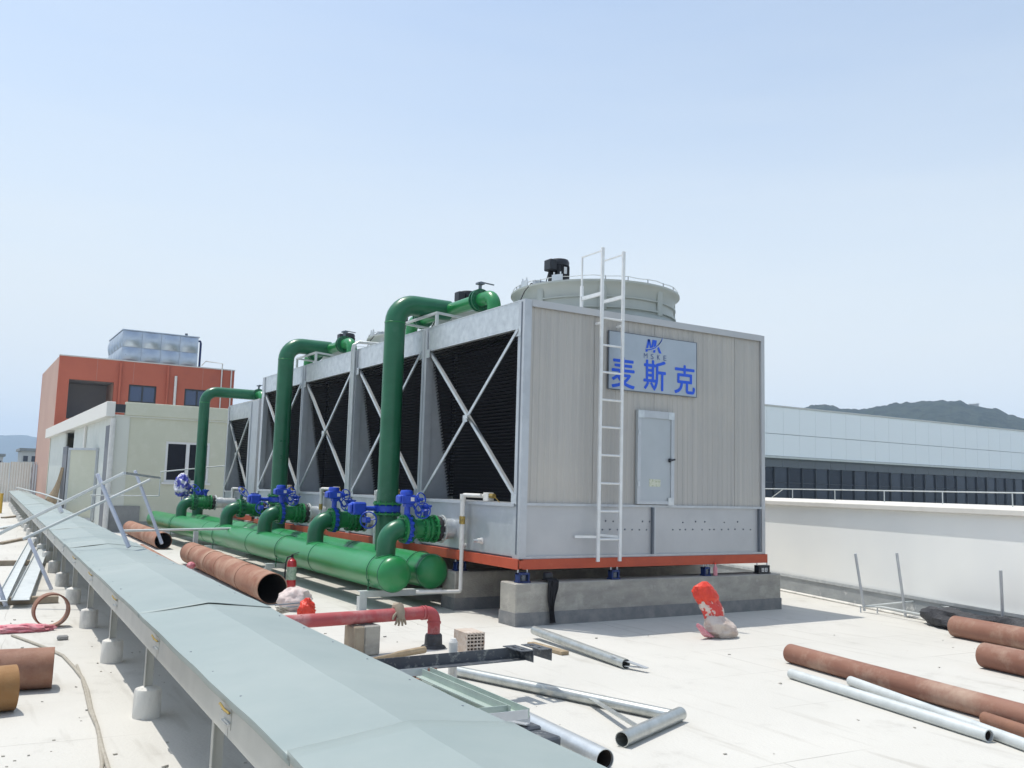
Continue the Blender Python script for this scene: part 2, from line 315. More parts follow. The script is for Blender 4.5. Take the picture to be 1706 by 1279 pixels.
mat('membrane', (0.36, 0.38, 0.385), 0.45, col2=(0.25, 0.27, 0.28), scale=2.5, stretch=(1, 1, 2), col3=(0.62, 0.62, 0.60), scale3=4.5, mix3=(0.60, 0.70), bump=0.4, bscale=18, spec=0.5)
mat('hill_green', (0.022, 0.033, 0.024), 0.95, col2=(0.042, 0.052, 0.034), scale=0.03, mixr=(0.4, 0.65), col3=(0.010, 0.017, 0.012), scale3=0.10, mix3=(0.46, 0.58), spec=0.05)
mat('city_ground', (0.20, 0.20, 0.18), 0.95, col2=(0.10, 0.13, 0.08), scale=0.01, spec=0.1)
mat('far_wall', (0.55, 0.53, 0.50), 0.8)
mat('far_wall_red', (0.42, 0.20, 0.16), 0.8)
mat('yellow_paint', (0.60, 0.38, 0.05), 0.6)
mat('lilac_steel', (0.52, 0.55, 0.63), 0.5, 0.1, col2=(0.44, 0.47, 0.55), scale=8)
mat('bag_print', (0.68, 0.69, 0.74), 0.5, col2=(0.07, 0.08, 0.42), scale=6, mixr=(0.48, 0.53), bump=0.4, bscale=20)
mat('stone_grey', (0.30, 0.30, 0.29), 0.9, col2=(0.24, 0.24, 0.235), scale=4)

def frame(x0, x1, y0, y1, z0, z1, w, mid=0.0):
    m = MB().box(x0, x1, y0, y1, z0, z0+w).box(x0, x1, y0, y1, z1-w, z1).box(x0, x0+w, y0, y1, z0+w, z1-w).box(x1-w, x1, y0, y1, z0+w, z1-w)
    if mid: c = (x0+x1)/2; m.box(c-mid/2, c+mid/2, y0, y1, z0+w, z1-w)
    return m
roof_joints()
# ================================================================== SETTING
mb = MB().box(-40, 12.35, -14, 62, -0.4, 0.0)
struct(build(mb, 'roof_floor', 'roof_coating'))
mb = MB().add([(-7000,-7000,-14),(7000,-7000,-14),(7000,7000,-14),(-7000,7000,-14)], [(0,1,2,3)])
struct(build(mb, 'ground', 'city_ground', recalc=False))

def hill(name, az0, az1, d0, depth, prof, n=520, rows=40, rough=3.0, seed=1):
    "ridge: prof(az in degrees) gives the tangent of the skyline elevation seen from the site"
    rnd = random.Random(seed); mb = MB(); vs = []; fs = []
    from mathutils import noise
    for j in range(rows):
        t = j / (rows - 1)
        for i in range(n):
            az = R(az0 + (az1 - az0) * i / (n - 1)); d = d0 + depth * (t - 0.5) * 2
            h = (prof(math.degrees(az)) * d0 + 15.6) * max(0.0, math.cos((t - 0.5) * math.pi)) ** 0.8
            x, y = d * math.sin(az), d * math.cos(az)
            z = -14 + h
            if 0 < j < rows - 1:
                z += noise.fractal(Vector((x, y, seed * 50)) * 0.012, 1.0, 2.0, 4) * rough * 0.7 + noise.noise(Vector((x, y, 0)) * 0.06) * rough * 0.75 + noise.noise(Vector((x, y, 9)) * 0.16) * rough * 0.55 + noise.noise(Vector((x, y, 4)) * 0.33) * rough * 0.35
            else: z = -16
            vs.append((x, y, z))
    for j in range(rows - 1):
        for i in range(n - 1): fs.append((j*n + i, j*n + i + 1, (j+1)*n + i + 1, (j+1)*n + i))
    mb.add(vs, fs); return struct(build(mb, name, 'hill_green', smooth=True, angle=60))
def lerp_prof(pts):
    def f(a):
        if a <= pts[0][0]: return pts[0][1]
        for (a0, v0), (a1, v1) in zip(pts, pts[1:]):
            if a <= a1: t = (a - a0) / (a1 - a0); t = t*t*(3-2*t); return v0 + (v1 - v0) * t
        return pts[-1][1]
    return f
hill('hill', 40, 84, 950, 230, lerp_prof([(40,0.04),(46,0.070),(49,0.088),(50.2,0.0935),(51.3,0.0925),(52.0,0.0898),(53.3,0.0898),(53.9,0.0932),(55.1,0.0962),(56.1,0.0970),(57.4,0.0972),(58.2,0.0962),(58.9,0.0912),(59.9,0.0888),(60.8,0.0832),(61.5,0.0804),(64,0.074),(70,0.06),(84,0.02)]), rough=3.0, seed=3)
hill('hill', -24, 24, 3600, 500, lerp_prof([(-24,0.02),(-10,0.028),(0,0.036),(3,0.0365),(6,0.033),(12,0.02),(24,0.004)]), rough=6.0, seed=5, n=120)
for az, tn, w, h, lab in ((55.6, 0.0955, 4, 1.2, 'tiny white hilltop building with wide roof near the crest'), (59.0, 0.0930, 2, 2.5, 'tiny pale tower block on the hill right of the crest')):
    a = R(az); d = 930; c = Vector((d*math.sin(a), d*math.cos(a), 1.6 + tn*d))
    t = thing('hilltop_building', (c.x, c.y, c.z - 10), lab, 'building')
    build(MB().box(c.x-w/2, c.x+w/2, c.y-4, c.y+4, c.z-10, c.z+h*0.5), 'wall', 'far_wall', t)
    build(MB().box(c.x-w/2-0.5, c.x+w/2+0.5, c.y-4.5, c.y+4.5, c.z+h*0.5, c.z+h*0.5+0.7), 'roof', 'white_trim', t)

# ------------------------------------------------------------------ far left: small city blocks beyond the fence
def far_block(x0, x1, y0, y1, z1, m, lab, rows, cols):
    t = thing('far_building', ((x0+x1)/2, y0, -14), lab, 'building')
    build(MB().box(x0, x1, y0, y1, -14, z1), 'wall', m, t)
    build(MB().box(x0-0.6, x1+0.6, y0-0.6, y1+0.6, z1, z1+0.8), 'roof', 'stone_grey', t)
    for r in range(rows):
        for c in range(cols):
            wx = x0 + (x1-x0)*(c+0.5)/cols; ww = (x1-x0)/cols*0.28; wz = z1 - 2.2 - r*3.2
            build(MB().box(wx-ww, wx+ww, y0-0.06, y0+0.1, wz-0.8, wz+0.8), 'window', 'glass_dark', t)
far_block(16.6, 23.0, 295, 312, 8.2, 'far_wall', 'small distant cream block with flat roof beyond the white fence', 3, 3)
far_block(9.5, 13.5, 330, 340, 7.0, 'far_wall', 'hazy pale block at the far left edge beyond the fence', 3, 2)
far_block(19.8, 22.4, 230, 240, 12.0, 'far_wall_red', 'narrow brick red block just left of the red rooftop building', 4, 1)

# ------------------------------------------------------------------ white sheet fence at the far end of the roof
ft = thing('sheet_fence', (0, 58, 0), 'white corrugated sheet fence closing the far end of the roof', 'fence')
x = -9.0; k = 0
while x < 4.5:
    w = 1.05; pr = []
    for i in range(8):
        u = x + w*i/8; pr += [(u, 58.0), (u + w/16, 58.03)]
    pr.append((x + w, 58.0)); poly = pr + [(x + w, 58.05), (x, 58.05)]
    build(MB().extrude(poly, 'z', 0.02, 2.15 + 0.06*((k*7) % 3)), 'sheet', 'white_sheet' if k % 4 else 'galvanised', ft); x += w + 0.02; k += 1
for i in range(6): build(MB().box(-9 + i*2.6, -8.94 + i*2.6, 58.06, 58.12, 0, 2.3), 'post', 'galvanised', ft)

# ------------------------------------------------------------------ cream pump house
CB = (3.90, 28.6)
t = thing('pump_house', (CB[0], CB[1], 0), 'cream single storey rooftop house with white framed window behind the green pipes', 'building')
x0, y0 = CB; x1, y1, zt = 10.5, 48.5, 3.36
w0, w1, wz0, wz1 = 5.42, 6.72, 1.47, 2.70
wall = MB()
wall.box(x0, w0, y0, y0+0.2, 0, zt); wall.box(w1, x1, y0, y0+0.2, 0, zt); wall.box(w0, w1, y0, y0+0.2, 0, wz0); wall.box(w0, w1, y0, y0+0.2, wz1, zt)
build(wall, 'front_wall', 'cream_wall', t)
build(MB().box(x1-0.2, x1, y0+0.2, y1, 0, zt), 'side_wall', 'cream_wall', t); build(MB().box(x0, x1, y1, y1+0.2, 0, zt), 'back_wall', 'cream_wall', t)
build(MB().box(x0+0.003, x0+0.45, y0-0.03, y0, 0.6, zt), 'corner_strip', 'cream_trim', t)
build(MB().box(x0-0.02, x1+0.03, y0-0.05, y1+0.25, zt, zt+0.05), 'roof_deck', 'cream_trim', t)
build(MB().box(x0+0.30, x1+0.02, y0-0.09, y0+0.1, zt+0.05, zt+0.44), 'front_fascia', 'cream_wall', t, bevel=0.01)
build(MB().box(x0-0.02, x0+0.30, y0-0.07, y0+0.1, zt+0.12, zt+0.36), 'corner_gap_shade', 'frame_dark', t)  # solid dark box; its colour stands in for the shaded gap at the corner
build(MB().box(x0-0.22, x0+0.02, y0-0.1, y1+0.3, zt-0.02, zt+0.42), 'eaves_beam', 'white_trim', t, bevel=0.01)
build(MB().box(x0-0.02, x0+0.9, y0-0.06, y0, 0, 0.75), 'base_plinth', 'stone_grey', t)
build(MB().box(x0+0.9, x1, y0-0.04, y0, 0, 0.30), 'base_plinth', 'stone_grey', t)
wf = frame(w0, w1, y0+0.02, y0+0.1, wz0, wz1, 0.07, 0.10)
win = build(wf, 'window', 'frame_white', t)
for a, b in ((w0+0.07, (w0+w1)/2-0.05), ((w0+w1)/2+0.05, w1-0.07)): build(MB().box(a, b, y0+0.06, y0+0.075, wz0+0.07, wz1-0.07), 'pane', 'glass_dark', win)
build(MB().box(w0-0.06, w1+0.06, y0-0.05, y0+0.02, wz0-0.06, wz0), 'sill', 'frame_white', win)
# left long wall: white ribbed sheets between dark columns
yy = y0 + 0.25; k = 0
while yy < y1 - 0.5:
    L = 1.6; pr = []
    for i in range(9): u = yy + L*i/9; pr += [(x0+0.05, u), (x0, u + L/36), (x0, u + L/12), (x0+0.05, u + L/9*0.95)]
    poly = pr + [(x0+0.09, yy + L), (x0+0.09, yy)]
    z0 = 0.0
    if not (38.5 < yy + 0.8 < 42): build(MB().extrude(poly, 'z', z0, zt - 0.02), 'wall_sheet', 'white_sheet', t)
    yy += L + 0.02; k += 1
for yc, m, z1, w in ((y0+0.12, 'grey_column', 3.1, 0.75), (39.9, 'grey_column', 2.75, 1.6), (34.6, 'white_trim', 3.3, 0.3)):
    build(MB().box(x0-0.07, x0-0.004, yc, yc+w, 0, z1), 'column', m, t)
build(MB().tube([(x0-0.02, y0-0.12, 3.3), (x0-0.02, y0-0.12, 0.1)], 0.075, 14), 'downpipe', 'white_pvc', t, smooth=True)
# open door leaf swung out from the left wall
dl = MB().bar((x0-0.03, 31.2, 1.36), (x0-0.72, 32.2, 1.36), 0.06, 2.2)
d = build(dl, 'door', 'cream_wall', t)
fr = MB(); A, B = Vector((x0-0.045, 31.18, 0)), Vector((x0-0.735, 32.18, 0)); dv = (B - A).normalized(); nv = Vector((dv.y, -dv.x, 0))
for a, b in (((A+Vector((0,0,.24))), (B+Vector((0,0,.24)))), ((A+Vector((0,0,2.44))), (B+Vector((0,0,2.44))))): fr.bar(a, b, 0.10, 0.07)
for q in (A, B): fr.bar(q + Vector((0,0,.2)), q + Vector((0,0,2.48)), 0.10, 0.07)
build(fr, 'door_frame', 'galvanised', d)
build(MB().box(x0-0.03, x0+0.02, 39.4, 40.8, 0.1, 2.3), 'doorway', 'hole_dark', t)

# ------------------------------------------------------------------ red rooftop building with water tank
t = thing('red_building', (8.4, 50.0, 0), 'terracotta red rooftop building with a deep square loggia and blue windows', 'building')
X, Y, Z, XR, YR = 4.12, 50.0, 7.56, 12.8, 60.0
ox0, ox1, oz0, oz1 = 4.62, 6.72, 4.42, 6.42
f = MB(); f.box(X, ox0, Y, Y+0.25, 0, Z); f.box(ox0, ox1, Y, Y+0.25, oz1, Z); f.box(ox0, ox1, Y, Y+0.25, 0, oz0)
wins = [(7.44, 8.80), (10.23, 11.55)]
xs = ox1
for a, b in wins: f.box(xs, a, Y, Y+0.25, 0, Z); f.box(a, b, Y, Y+0.25, 6.38, Z); f.box(a, b, Y, Y+0.25, 0, 5.45); xs = b
f.box(xs, XR, Y, Y+0.25, 0, Z)
build(f, 'front_wall', 'red_facade', t)
build(MB().box(X, X+0.3, Y+0.25, YR, 0, Z), 'side_wall', 'pale_facade', t)
build(MB().box(XR-0.3, XR, Y+0.25, YR, 0, Z), 'side_wall', 'red_facade', t); build(MB().box(X, XR, YR, YR+0.3, 0, Z), 'back_wall', 'red_facade', t)
build(MB().box(X+0.3, XR-0.3, Y+0.25, YR, Z-0.4, Z-0.2), 'roof', 'stone_grey', t)
build(MB().box(X-0.02, XR+0.02, Y-0.03, Y+0.3, Z, Z+0.06), 'parapet_cap', 'far_wall', t)
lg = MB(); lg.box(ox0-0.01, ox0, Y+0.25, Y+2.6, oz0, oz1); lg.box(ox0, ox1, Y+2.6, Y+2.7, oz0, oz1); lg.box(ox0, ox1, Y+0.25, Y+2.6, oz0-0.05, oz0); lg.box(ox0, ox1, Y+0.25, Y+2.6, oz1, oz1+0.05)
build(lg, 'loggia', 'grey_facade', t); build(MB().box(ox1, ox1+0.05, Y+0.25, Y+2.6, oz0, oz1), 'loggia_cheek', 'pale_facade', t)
for a, b in wins:
    w = build(frame(a, b, Y+0.06, Y+0.12, 5.45, 6.38, 0.08, 0.08), 'window', 'frame_dark', t)
    for p, q in ((a+0.08, (a+b)/2-0.04), ((a+b)/2+0.04, b-0.08)): build(MB().box(p, q, Y+0.09, Y+0.1, 5.53, 6.30), 'pane', 'glass_blue', w)
for xx, m, z0, z1, r in ((6.98, 'red_facade', 4.2, 7.5, 0.06), (9.32, 'red_facade', 3.5, 7.5, 0.06), (9.72, 'white_pvc', 3.5, 7.0, 0.07)):
    build(MB().cyl((xx, Y-0.09, z0), (xx, Y-0.09, z1), r, 12), 'downpipe', m, t, smooth=True)
for xx in (12.1, 12.62): build(MB().tube([(xx, Y-0.07, 3.5), (xx, Y-0.07, 7.9 if xx < 12.3 else 7.6)] + ([(xx-0.9, Y-0.07, 7.95), (xx-1.1, Y-0.07, 7.7)] if xx < 12.3 else []), 0.035, 8), 'conduit', 'white_pvc', t)
for k in range(1, 5): build(MB().box(X + k*1.75 - 0.01, X + k*1.75 + 0.01, Y-0.004, Y, 6.45, Z-0.01), 'joint', 'far_wall_red', t)
# sectional steel water tank
t = thing('water_tank', (8.8, 52, 7.4), 'sectional stainless steel water tank on the red building roof', 'tank')
tx0, tx1, ty0, ty1, tz0, tz1 = 7.10, 11.0, 51.0, 56.0, 7.45, 9.35
build(MB().box(tx0+0.05, tx1-0.05, ty0+0.05, ty1-0.05, tz0+0.2, tz1-0.04), 'shell', 'tank_steel', t)
def tank_panel(o, ux, uz, nrm, w, h):
    o, ux, uz, nrm = map(Vector, (o, ux, uz, nrm)); vs = []; n = 8
    for j in range(n+1):
        for i in range(n+1):
            a, b = i/n, j/n; e = max(abs(a-.5), abs(b-.5))*2; rr = math.hypot(a-.5, b-.5)*2
            hgt = 0.0 if e > 0.86 else 0.10*max(0, math.cos(min(1, rr)*math.pi/2)) + 0.02
            vs.append(o + ux*(a*w) + uz*(b*h) + nrm*hgt)
    return MB().add(vs, [(j*(n+1)+i, j*(n+1)+i+1, (j+1)*(n+1)+i+1, (j+1)*(n+1)+i) for j in range(n) for i in range(n)])
pw, ph = (tx1-tx0)/4, (tz1-tz0-0.15)/2
for r in range(2):
    for c in range(4): build(tank_panel((tx0+c*pw, ty0, tz0+0.15+r*ph), (1,0,0), (0,0,1), (0,-1,0), pw*0.985, ph*0.985), 'panel', 'tank_steel', t, smooth=True, recalc=False)
    for c in range(5): build(tank_panel((tx0, ty1-c, tz0+0.15+r*ph), (0,-1,0), (0,0,1), (-1,0,0), 0.985, ph*0.985), 'panel', 'tank_steel', t, smooth=True, recalc=False)
build(MB().box(tx0-0.04, tx1+0.04, ty0-0.04, ty1, tz1, tz1+0.05), 'lid', 'tank_steel', t)
build(MB().box(tx0, tx1, ty0, ty0+0.15, tz0-0.05, tz0+0.15).box(tx0, tx1, ty1-0.15, ty1, tz0-0.05, tz0+0.15), 'base_beam', 'grey_column', t)
build(MB().tube([(tx1-0.1, ty0+0.3, tz1-0.15), (tx1+0.15, ty0+0.3, tz1-0.15), (tx1+0.18, ty0+0.3, tz1-0.25), (tx1+0.18, ty0+0.3, tz0-0.2)], 0.06, 10), 'overflow_pipe', 'blue_dark', t, smooth=True)
build(MB().cyl((tx1-0.6, ty0+0.4, tz1+0.05), (tx1-0.6, ty0+0.4, tz1+0.22), 0.08, 10), 'vent_cap', 'steel_dark', t)

# ------------------------------------------------------------------ long panelled building behind the parapet
t = thing('panelled_building', (110, 80, -14), 'long white panelled building with a dark window band behind the parapet', 'building')
bx0, bx1, by = 62.0, 190.0, 80.0
build(MB().box(bx0, bx1, by+0.5, by+26, -14, 12.75), 'body', 'panel_grey', t)
build(MB().box(bx0-0.2, bx1, by-0.15, by+26, 12.80, 13.0), 'roof_edge', 'white_trim', t)
pw = 3.08; base = 87.47 - 8*pw; n = int((bx1-base)/pw)
pm = {}
def shared(key, mk, name, m, parent, loc):
    if key not in pm: o = build(mk(), name, m, parent); pm[key] = o.data; o.location = loc; return o
    o = bpy.data.objects.new(name, pm[key]); COL.objects.link(o); o.parent = parent; o.location = loc; OFF[o.name] = OFF[parent.name]; return o
ro = Vector((110, 80, -14))
for c in range(n):
    px = base + c*pw
    for z0, z1, key in ((9.36, 12.8, 'up'), (6.55, 9.30, 'low')):
        shared('pan'+key, lambda: MB().box(ro.x+0.012, ro.x+pw-0.012, ro.y, ro.y+0.3, ro.z, ro.z+z1-z0), 'wall_panel', 'panel_white', t, Vector((px, by, z0)) - ro)
    shared('band', lambda: MB().box(ro.x+0.02, ro.x+pw-0.02, ro.y, ro.y+0.3, ro.z, ro.z+0.95), 'band_panel', 'slate_band', t, Vector((px, by+0.15, 5.12)) - ro)
build(MB().box(bx0, bx1, by-0.35, by+0.5, 6.22, 6.5), 'ledge', 'white_sheet', t)
ww = 2.62; n = int((bx1-base)/ww)
for c in range(n):
    px = base + c*ww
    shared('mull', lambda: MB().box(ro.x-0.07, ro.x+0.07, ro.y, ro.y+0.35, ro.z, ro.z+7.5), 'mullion', 'frame_dark', t, Vector((px, by+0.1, -2.4)) - ro)
    gm = ('glass_dark', 'glass_mid', 'glass_dark', 'glass_warm')[(c*5 + c//3) % 4]  # lighter panes: reflections of the surroundings put into the glass colour
    shared('pane'+gm, lambda: MB().box(ro.x+0.075, ro.x+ww-0.075, ro.y, ro.y+0.1, ro.z, ro.z+7.4), 'pane', gm, t, Vector((px, by+0.3, -2.35)) - ro)
    shared('trans', lambda: MB().box(ro.x+0.075, ro.x+ww-0.075, ro.y, ro.y+0.08, ro.z, ro.z+0.08), 'transom', 'frame_dark', t, Vector((px, by+0.22, 3.1)) - ro)
    if (c*7) % 5 in (0, 2): shared('blind', lambda: MB().box(ro.x+0.14, ro.x+ww-0.14, ro.y, ro.y+0.03, ro.z, ro.z+1.6), 'blind', 'slate_band', t, Vector((px, by+0.42, 3.35)) - ro)

# ------------------------------------------------------------------ parapet wall on the right
PA, PB = Vector((10.35, 4.4, 0)), Vector((16.6, 27.5, 0)); pd = (PB - PA).normalized(); pn = Vector((-pd.y, pd.x, 0))    # pn points to the roof side
t = thing('parapet_wall', (11.6, 9.0, 0), 'white painted parapet wall with sloping cap along the right roof edge', 'wall')
def pbox(mb, s0, s1, n0, n1, z0, z1):
    a, b = PA + pd*s0, PA + pd*s1
    q = [a + pn*n0, b + pn*n0, b + pn*n1, a + pn*n1]
    return mb.add([(*v.xy, z0) for v in q] + [(*v.xy, z1) for v in q], [(0,3,2,1),(4,5,6,7),(0,1,5,4),(1,2,6,5),(2,3,7,6),(3,0,4,7)])
PL = (PB - PA).length
build(pbox(MB(), -6, PL, -0.30, 0.0, -0.3, 1.42), 'wall', 'parapet_paint', t)
c = MB(); q = [(-0.36, 1.42), (0.075, 1.42), (0.075, 1.50), (-0.36, 1.545)]
for s in (-6, PL): c.v += [tuple((PA + pd*s + pn*n_) + Vector((0,0,z))) for n_, z in q]
c.f = [(0,1,5,4),(1,2,6,5),(2,3,7,6),(3,0,4,7),(3,2,1,0),(4,5,6,7)]
build(c, 'cap', 'parapet_cap', t, bevel=0.012)
build(pbox(MB(), -6, PL, 0.0, 0.018, 0.0, 0.25), 'membrane_upstand', 'membrane', t)
build(pbox(MB(), -6, PL, 0.018, 0.034, 0.245, 0.285), 'termination_strip', 'galvanised_bright', t)
build(pbox(MB(), -6, PL, 0.018, 0.10, 0.0, 0.03), 'membrane_toe', 'concrete_pale', t, bevel=0.01)
t = thing('guard_rail', (11.9, 9.5, 1.5), 'thin white tube rail running along the parapet cap', 'railing')
zr = 1.70
build(MB().cyl(PA + pd*-6 + pn*-0.2 + Vector((0,0,zr)), PB + pn*-0.2 + Vector((0,0,zr)), 0.008, 8), 'top_rail', 'white_galvanised', t)
for s in np.arange(-5.0, PL, 1.15):
    a = PA + pd*float(s) + pn*-0.2; build(MB().cyl((a.x, a.y, 1.52), (a.x, a.y, zr), 0.007, 8), 'post', 'white_galvanised', t)
a = PA + pd*7.15 + pn*-0.2; build(MB().cyl((a.x, a.y, 1.54), tuple(a + pd*-0.35 + Vector((0,0,zr-0.01))), 0.007, 8), 'stay', 'white_galvanised', t)

# ================================================================== COOLING TOWER
X0, Y0, X1, Y1, ZB, ZT = 5.767, 9.10, 9.886, 19.96, 0.76, 3.88
YB = [9.10, 11.80, 14.50, 17.20, 19.96]
ZBAS, ZFAS = 1.40, 3.55
T = thing('cooling_tower', (X0, Y0, 0.64), 'large grey four-cell cooling tower with black louvred side and blue lettered sign', 'cooling tower')
def ribbed(xa, xb, y, z0, z1, pitch=0.095, dep=0.0065):
    n = max(1, round((xb - xa) / pitch)); p = (xb - xa) / n; pr = []
    for i in range(n):
        u = xa + i*p; pr += [(u, y), (u + p*0.42, y), (u + p*0.5, y - dep), (u + p*0.92, y - dep)]
    pr += [(xb, y), (xb, y + 0.02), (xa, y + 0.02)]
    return MB().extrude(pr, 'z', z0, z1)
# end wall towards the camera
xs = [X0+0.10, X0+1.08, X0+2.08, 9.33, X1-0.05]
for a, b in zip(xs, xs[1:]): build(ribbed(a, b-0.006, Y0+0.02, ZBAS+0.02, ZT-0.05), 'cladding_sheet', 'cladding', T)
for a, b in zip(xs, xs[1:]):
    build(ribbed(a, b-0.006, Y1-0.02, ZBAS+0.02, ZT-0.05), 'cladding_sheet', 'cladding', T)
cp = MB(); cp.extrude([(X0-0.012, Y0-0.015), (X0+0.09, Y0-0.015), (X0+0.09, Y0+0.0), (X0+0.003, Y0+0.0), (X0+0.003, Y0+0.13), (X0-0.012, Y0+0.13)], 'z', ZB, ZT+0.01)
build(cp, 'corner_post', 'galvanised', T)
build(MB().box(X0-0.016, X0-0.0125, Y0+0.035, Y0+0.062, ZB+0.05, ZT-0.02), 'corner_seal', 'steel_dark', T)
build(MB().box(X1-0.055, X1+0.012, Y0-0.015, Y0+0.1, ZB, ZT+0.01), 'corner_post', 'grey_panel', T)
build(MB().box(X0+0.09, X1-0.055, Y0-0.022, Y0+0.06, ZT-0.055, ZT+0.012).box(X0+0.09, X1-0.055, Y0-0.022, Y0-0.018, ZT-0.075, ZT-0.055), 'top_flange', 'grey_panel', T)
build(MB().box(X0+0.025, X1-0.045, Y0+0.065, Y1-0.03, ZT-0.06, ZT-0.005), 'roof_deck', 'grey_panel', T)
build(MB().box(X1-0.04, X1, Y0+0.1, Y1, ZB, ZT-0.06), 'far_side_wall', 'grey_panel', T)
# basin belt on the end wall
mid = 7.83
for a, b in ((X0+0.09, mid-0.03), (mid+0.03, X1-0.055)):
    p = build(MB().box(a, b, Y0+0.012, Y0+0.03, ZB+0.03, ZBAS-0.01), 'basin_panel', 'grey_panel', T)
    bo = MB(); rnd = random.Random(int(a*10))
    n = 12 if a > 7 else 7
    for i in range(n):
        bx = a + 0.3 + (b-a-0.4)*i/n + rnd.uniform(-.03, .03) if a > 7 else a + 1.15 + 0.12*i
        bo.cyl((bx, Y0+0.004, 1.10+0.01*rnd.random()), (bx, Y0+0.013, 1.10), 0.010, 8)
        if rnd.random() < 0.6: bo.cyl((bx+0.05, Y0+0.004, 1.19+0.05*rnd.random()), (bx+0.05, Y0+0.013, 1.2), 0.009, 8)
    build(bo, 'bolt_row', 'steel_dark', p)['kind'] = 'stuff'
build(MB().box(X0+0.09, X1-0.055, Y0-0.018, Y0+0.03, ZB, ZB+0.03).box(X0+0.09, X1-0.055, Y0-0.018, Y0+0.03, ZBAS-0.01, ZBAS+0.02), 'basin_rail', 'galvanised', T)
for xx, m in ((mid, 'steel_dark'), (X1-0.09, 'steel_dark')): build(MB().box(xx-0.03, xx-0.004, Y0-0.03, Y0+0.03, ZB+0.03, ZBAS-0.01), 'basin_stiffener', m, T)
build(MB().box(mid-0.004, mid+0.024, Y0-0.022, Y0+0.03, ZB+0.03, ZBAS-0.01), 'basin_stiffener', 'galvanised', T)
# red base frame
def channel(mb, a, b, out, z0, z1, w=0.075, t=0.012):
    a, b, o = Vector((a[0],a[1],0)), Vector((b[0],b[1],0)), Vector(out)
    prof = [(0,z0),(0,z1),(-w,z1),(-w,z1-t),(-t,z1-t),(-t,z0+t),(-w,z0+t),(-w,z0)]
    vs = [(*(q + o*u).xy, z) for q in (a, b) for u, z in prof]; n = 8
    return mb.add(vs, [(i, (i+1) % n, n+(i+1) % n, n+i) for i in range(n)] + [tuple(range(n))[::-1], tuple(range(n, 2*n))])
ff = lambda a, b, o: channel(MB(), a, b, o, 0.64, ZB-0.002)
build(ff((X0-0.02, Y0-0.045), (X1+0.02, Y0-0.045), (0,-1,0)), 'base_beam', 'red_lead', T)
build(ff((X0-0.045, Y0-0.045), (X0-0.045, Y1), (-1,0,0)), 'base_beam', 'red_lead', T)
build(ff((X1+0.02, Y0), (X1+0.02, Y1), (1,0,0)), 'base_beam', 'red_lead', T)
for y in np.arange(Y0+0.6, Y1, 0.9): build(MB().box(X0, X1, float(y), float(y)+0.06, 0.65, ZB-0.01), 'cross_beam', 'red_lead', T)
build(MB().box(X0+0.02, X1-0.04, Y0+0.05, Y1, ZB, ZB+0.02), 'basin_floor', 'steel_dark', T)
# louvred side
def fill_mesh(ya, yb, xtop, xbot, z0, z1, pitch=0.044, cell=0.07):
    mb = MB(); n = int((z1 - z0) / pitch); k = int((yb - ya) / cell)
    for r in range(n):
        z = z1 - r*pitch; t = r / n; x = xtop + (xbot - xtop)*t; top = []; low = []
        for i in range(2*k + 1):
            y = ya + (yb - ya)*i/(2*k); s = (i + r) % 2
            top.append((x + 0.05, y, z)); low.append((x - 0.002 + 0.016*s, y, z - pitch*0.62 - 0.012*(1-s)))
        o = len(mb.v); m = 2*k + 1; mb.v += top + low
        mb.f += [(o+i, o+i+1, o+m+i+1, o+m+i) for i in range(2*k)]
    mb.box(min(xtop, xbot) + 0.45, min(xtop, xbot) + 0.47, ya, yb, z0, z1)
    return mb
def bay(root, xf, ya, yb, zb, zf, zt, cw, wide_plate=0.0):
    f = build(fill_mesh(ya + cw*0.5, yb - 0.065, xf+0.05, xf+0.40, zb, zf), 'fill_louvres', 'fill_black', root, recalc=False); f['kind'] = 'stuff'
    # triangular partition plate at the far side of the bay
    build(MB().extrude([(xf+0.015, zb), (xf+0.46, zb), (xf+0.10, zf), (xf+0.015, zf)], 'y', yb-0.06, yb-0.04), 'partition_plate', 'galvanised', root)
    build(MB().box(xf, xf+0.02, ya + cw/2 + 0.005, yb - cw/2 - 0.005, zf, zt).box(xf-0.006, xf+0.08, ya + cw/2 + 0.005, yb - cw/2 - 0.005, zt+0.0005, zt+0.012).box(xf, xf+0.07, ya + cw/2 + 0.005, yb - cw/2-0.005, zf-0.012, zf), 'fascia', 'galvanised_bright', root)
    build(MB().box(xf, xf+0.02, ya + cw/2 + 0.005, yb - cw/2 - 0.005, ZB+0.02, zb).box(xf-0.035, xf+0.45, ya + cw/2 + 0.005, yb - cw/2 - 0.005, zb, zb+0.012).box(xf-0.035, xf-0.023, ya + cw/2 + 0.005, yb - cw/2 - 0.005, zb-0.03, zb), 'basin_panel', 'galvanised', root)
    p, q = ya + cw/2 + 0.03, yb - cw/2 - 0.03
    for (a, b) in (((p, zb+0.06), (q, zf-0.03)), ((p, zf-0.03), (q, zb+0.06))):
        dx = -0.012 if a[1] > b[1] else 0.03
        build(MB().angle((xf+dx, a[0], a[1]), (xf+dx, b[0], b[1]), 0.043, 0.006, up=(1,0,0)), 'brace', 'galvanised_bright', root)
    ym, zm = (p+q)/2, (zb+zf)/2 + 0.015
    g = MB().box(xf-0.047, xf-0.041, ym-0.06, ym+0.06, zm-0.045, zm+0.045)
    for dy in (-.035, .035): g.cyl((xf-0.055, ym+dy, zm), (xf-0.047, ym+dy, zm), 0.012, 6)
    build(g, 'gusset', 'galvanised_bright', root)
    for yy_ in (p, q):
        for zz in (zb+0.06, zf-0.05): build(MB().box(xf-0.022, xf-0.016, yy_-0.06, yy_+0.06, zz-0.06, zz+0.06), 'gusset', 'galvanised_bright', root)
for ya, yb in zip(YB, YB[1:]): bay(T, X0, ya, yb, ZBAS, ZFAS, ZT, 0.17)
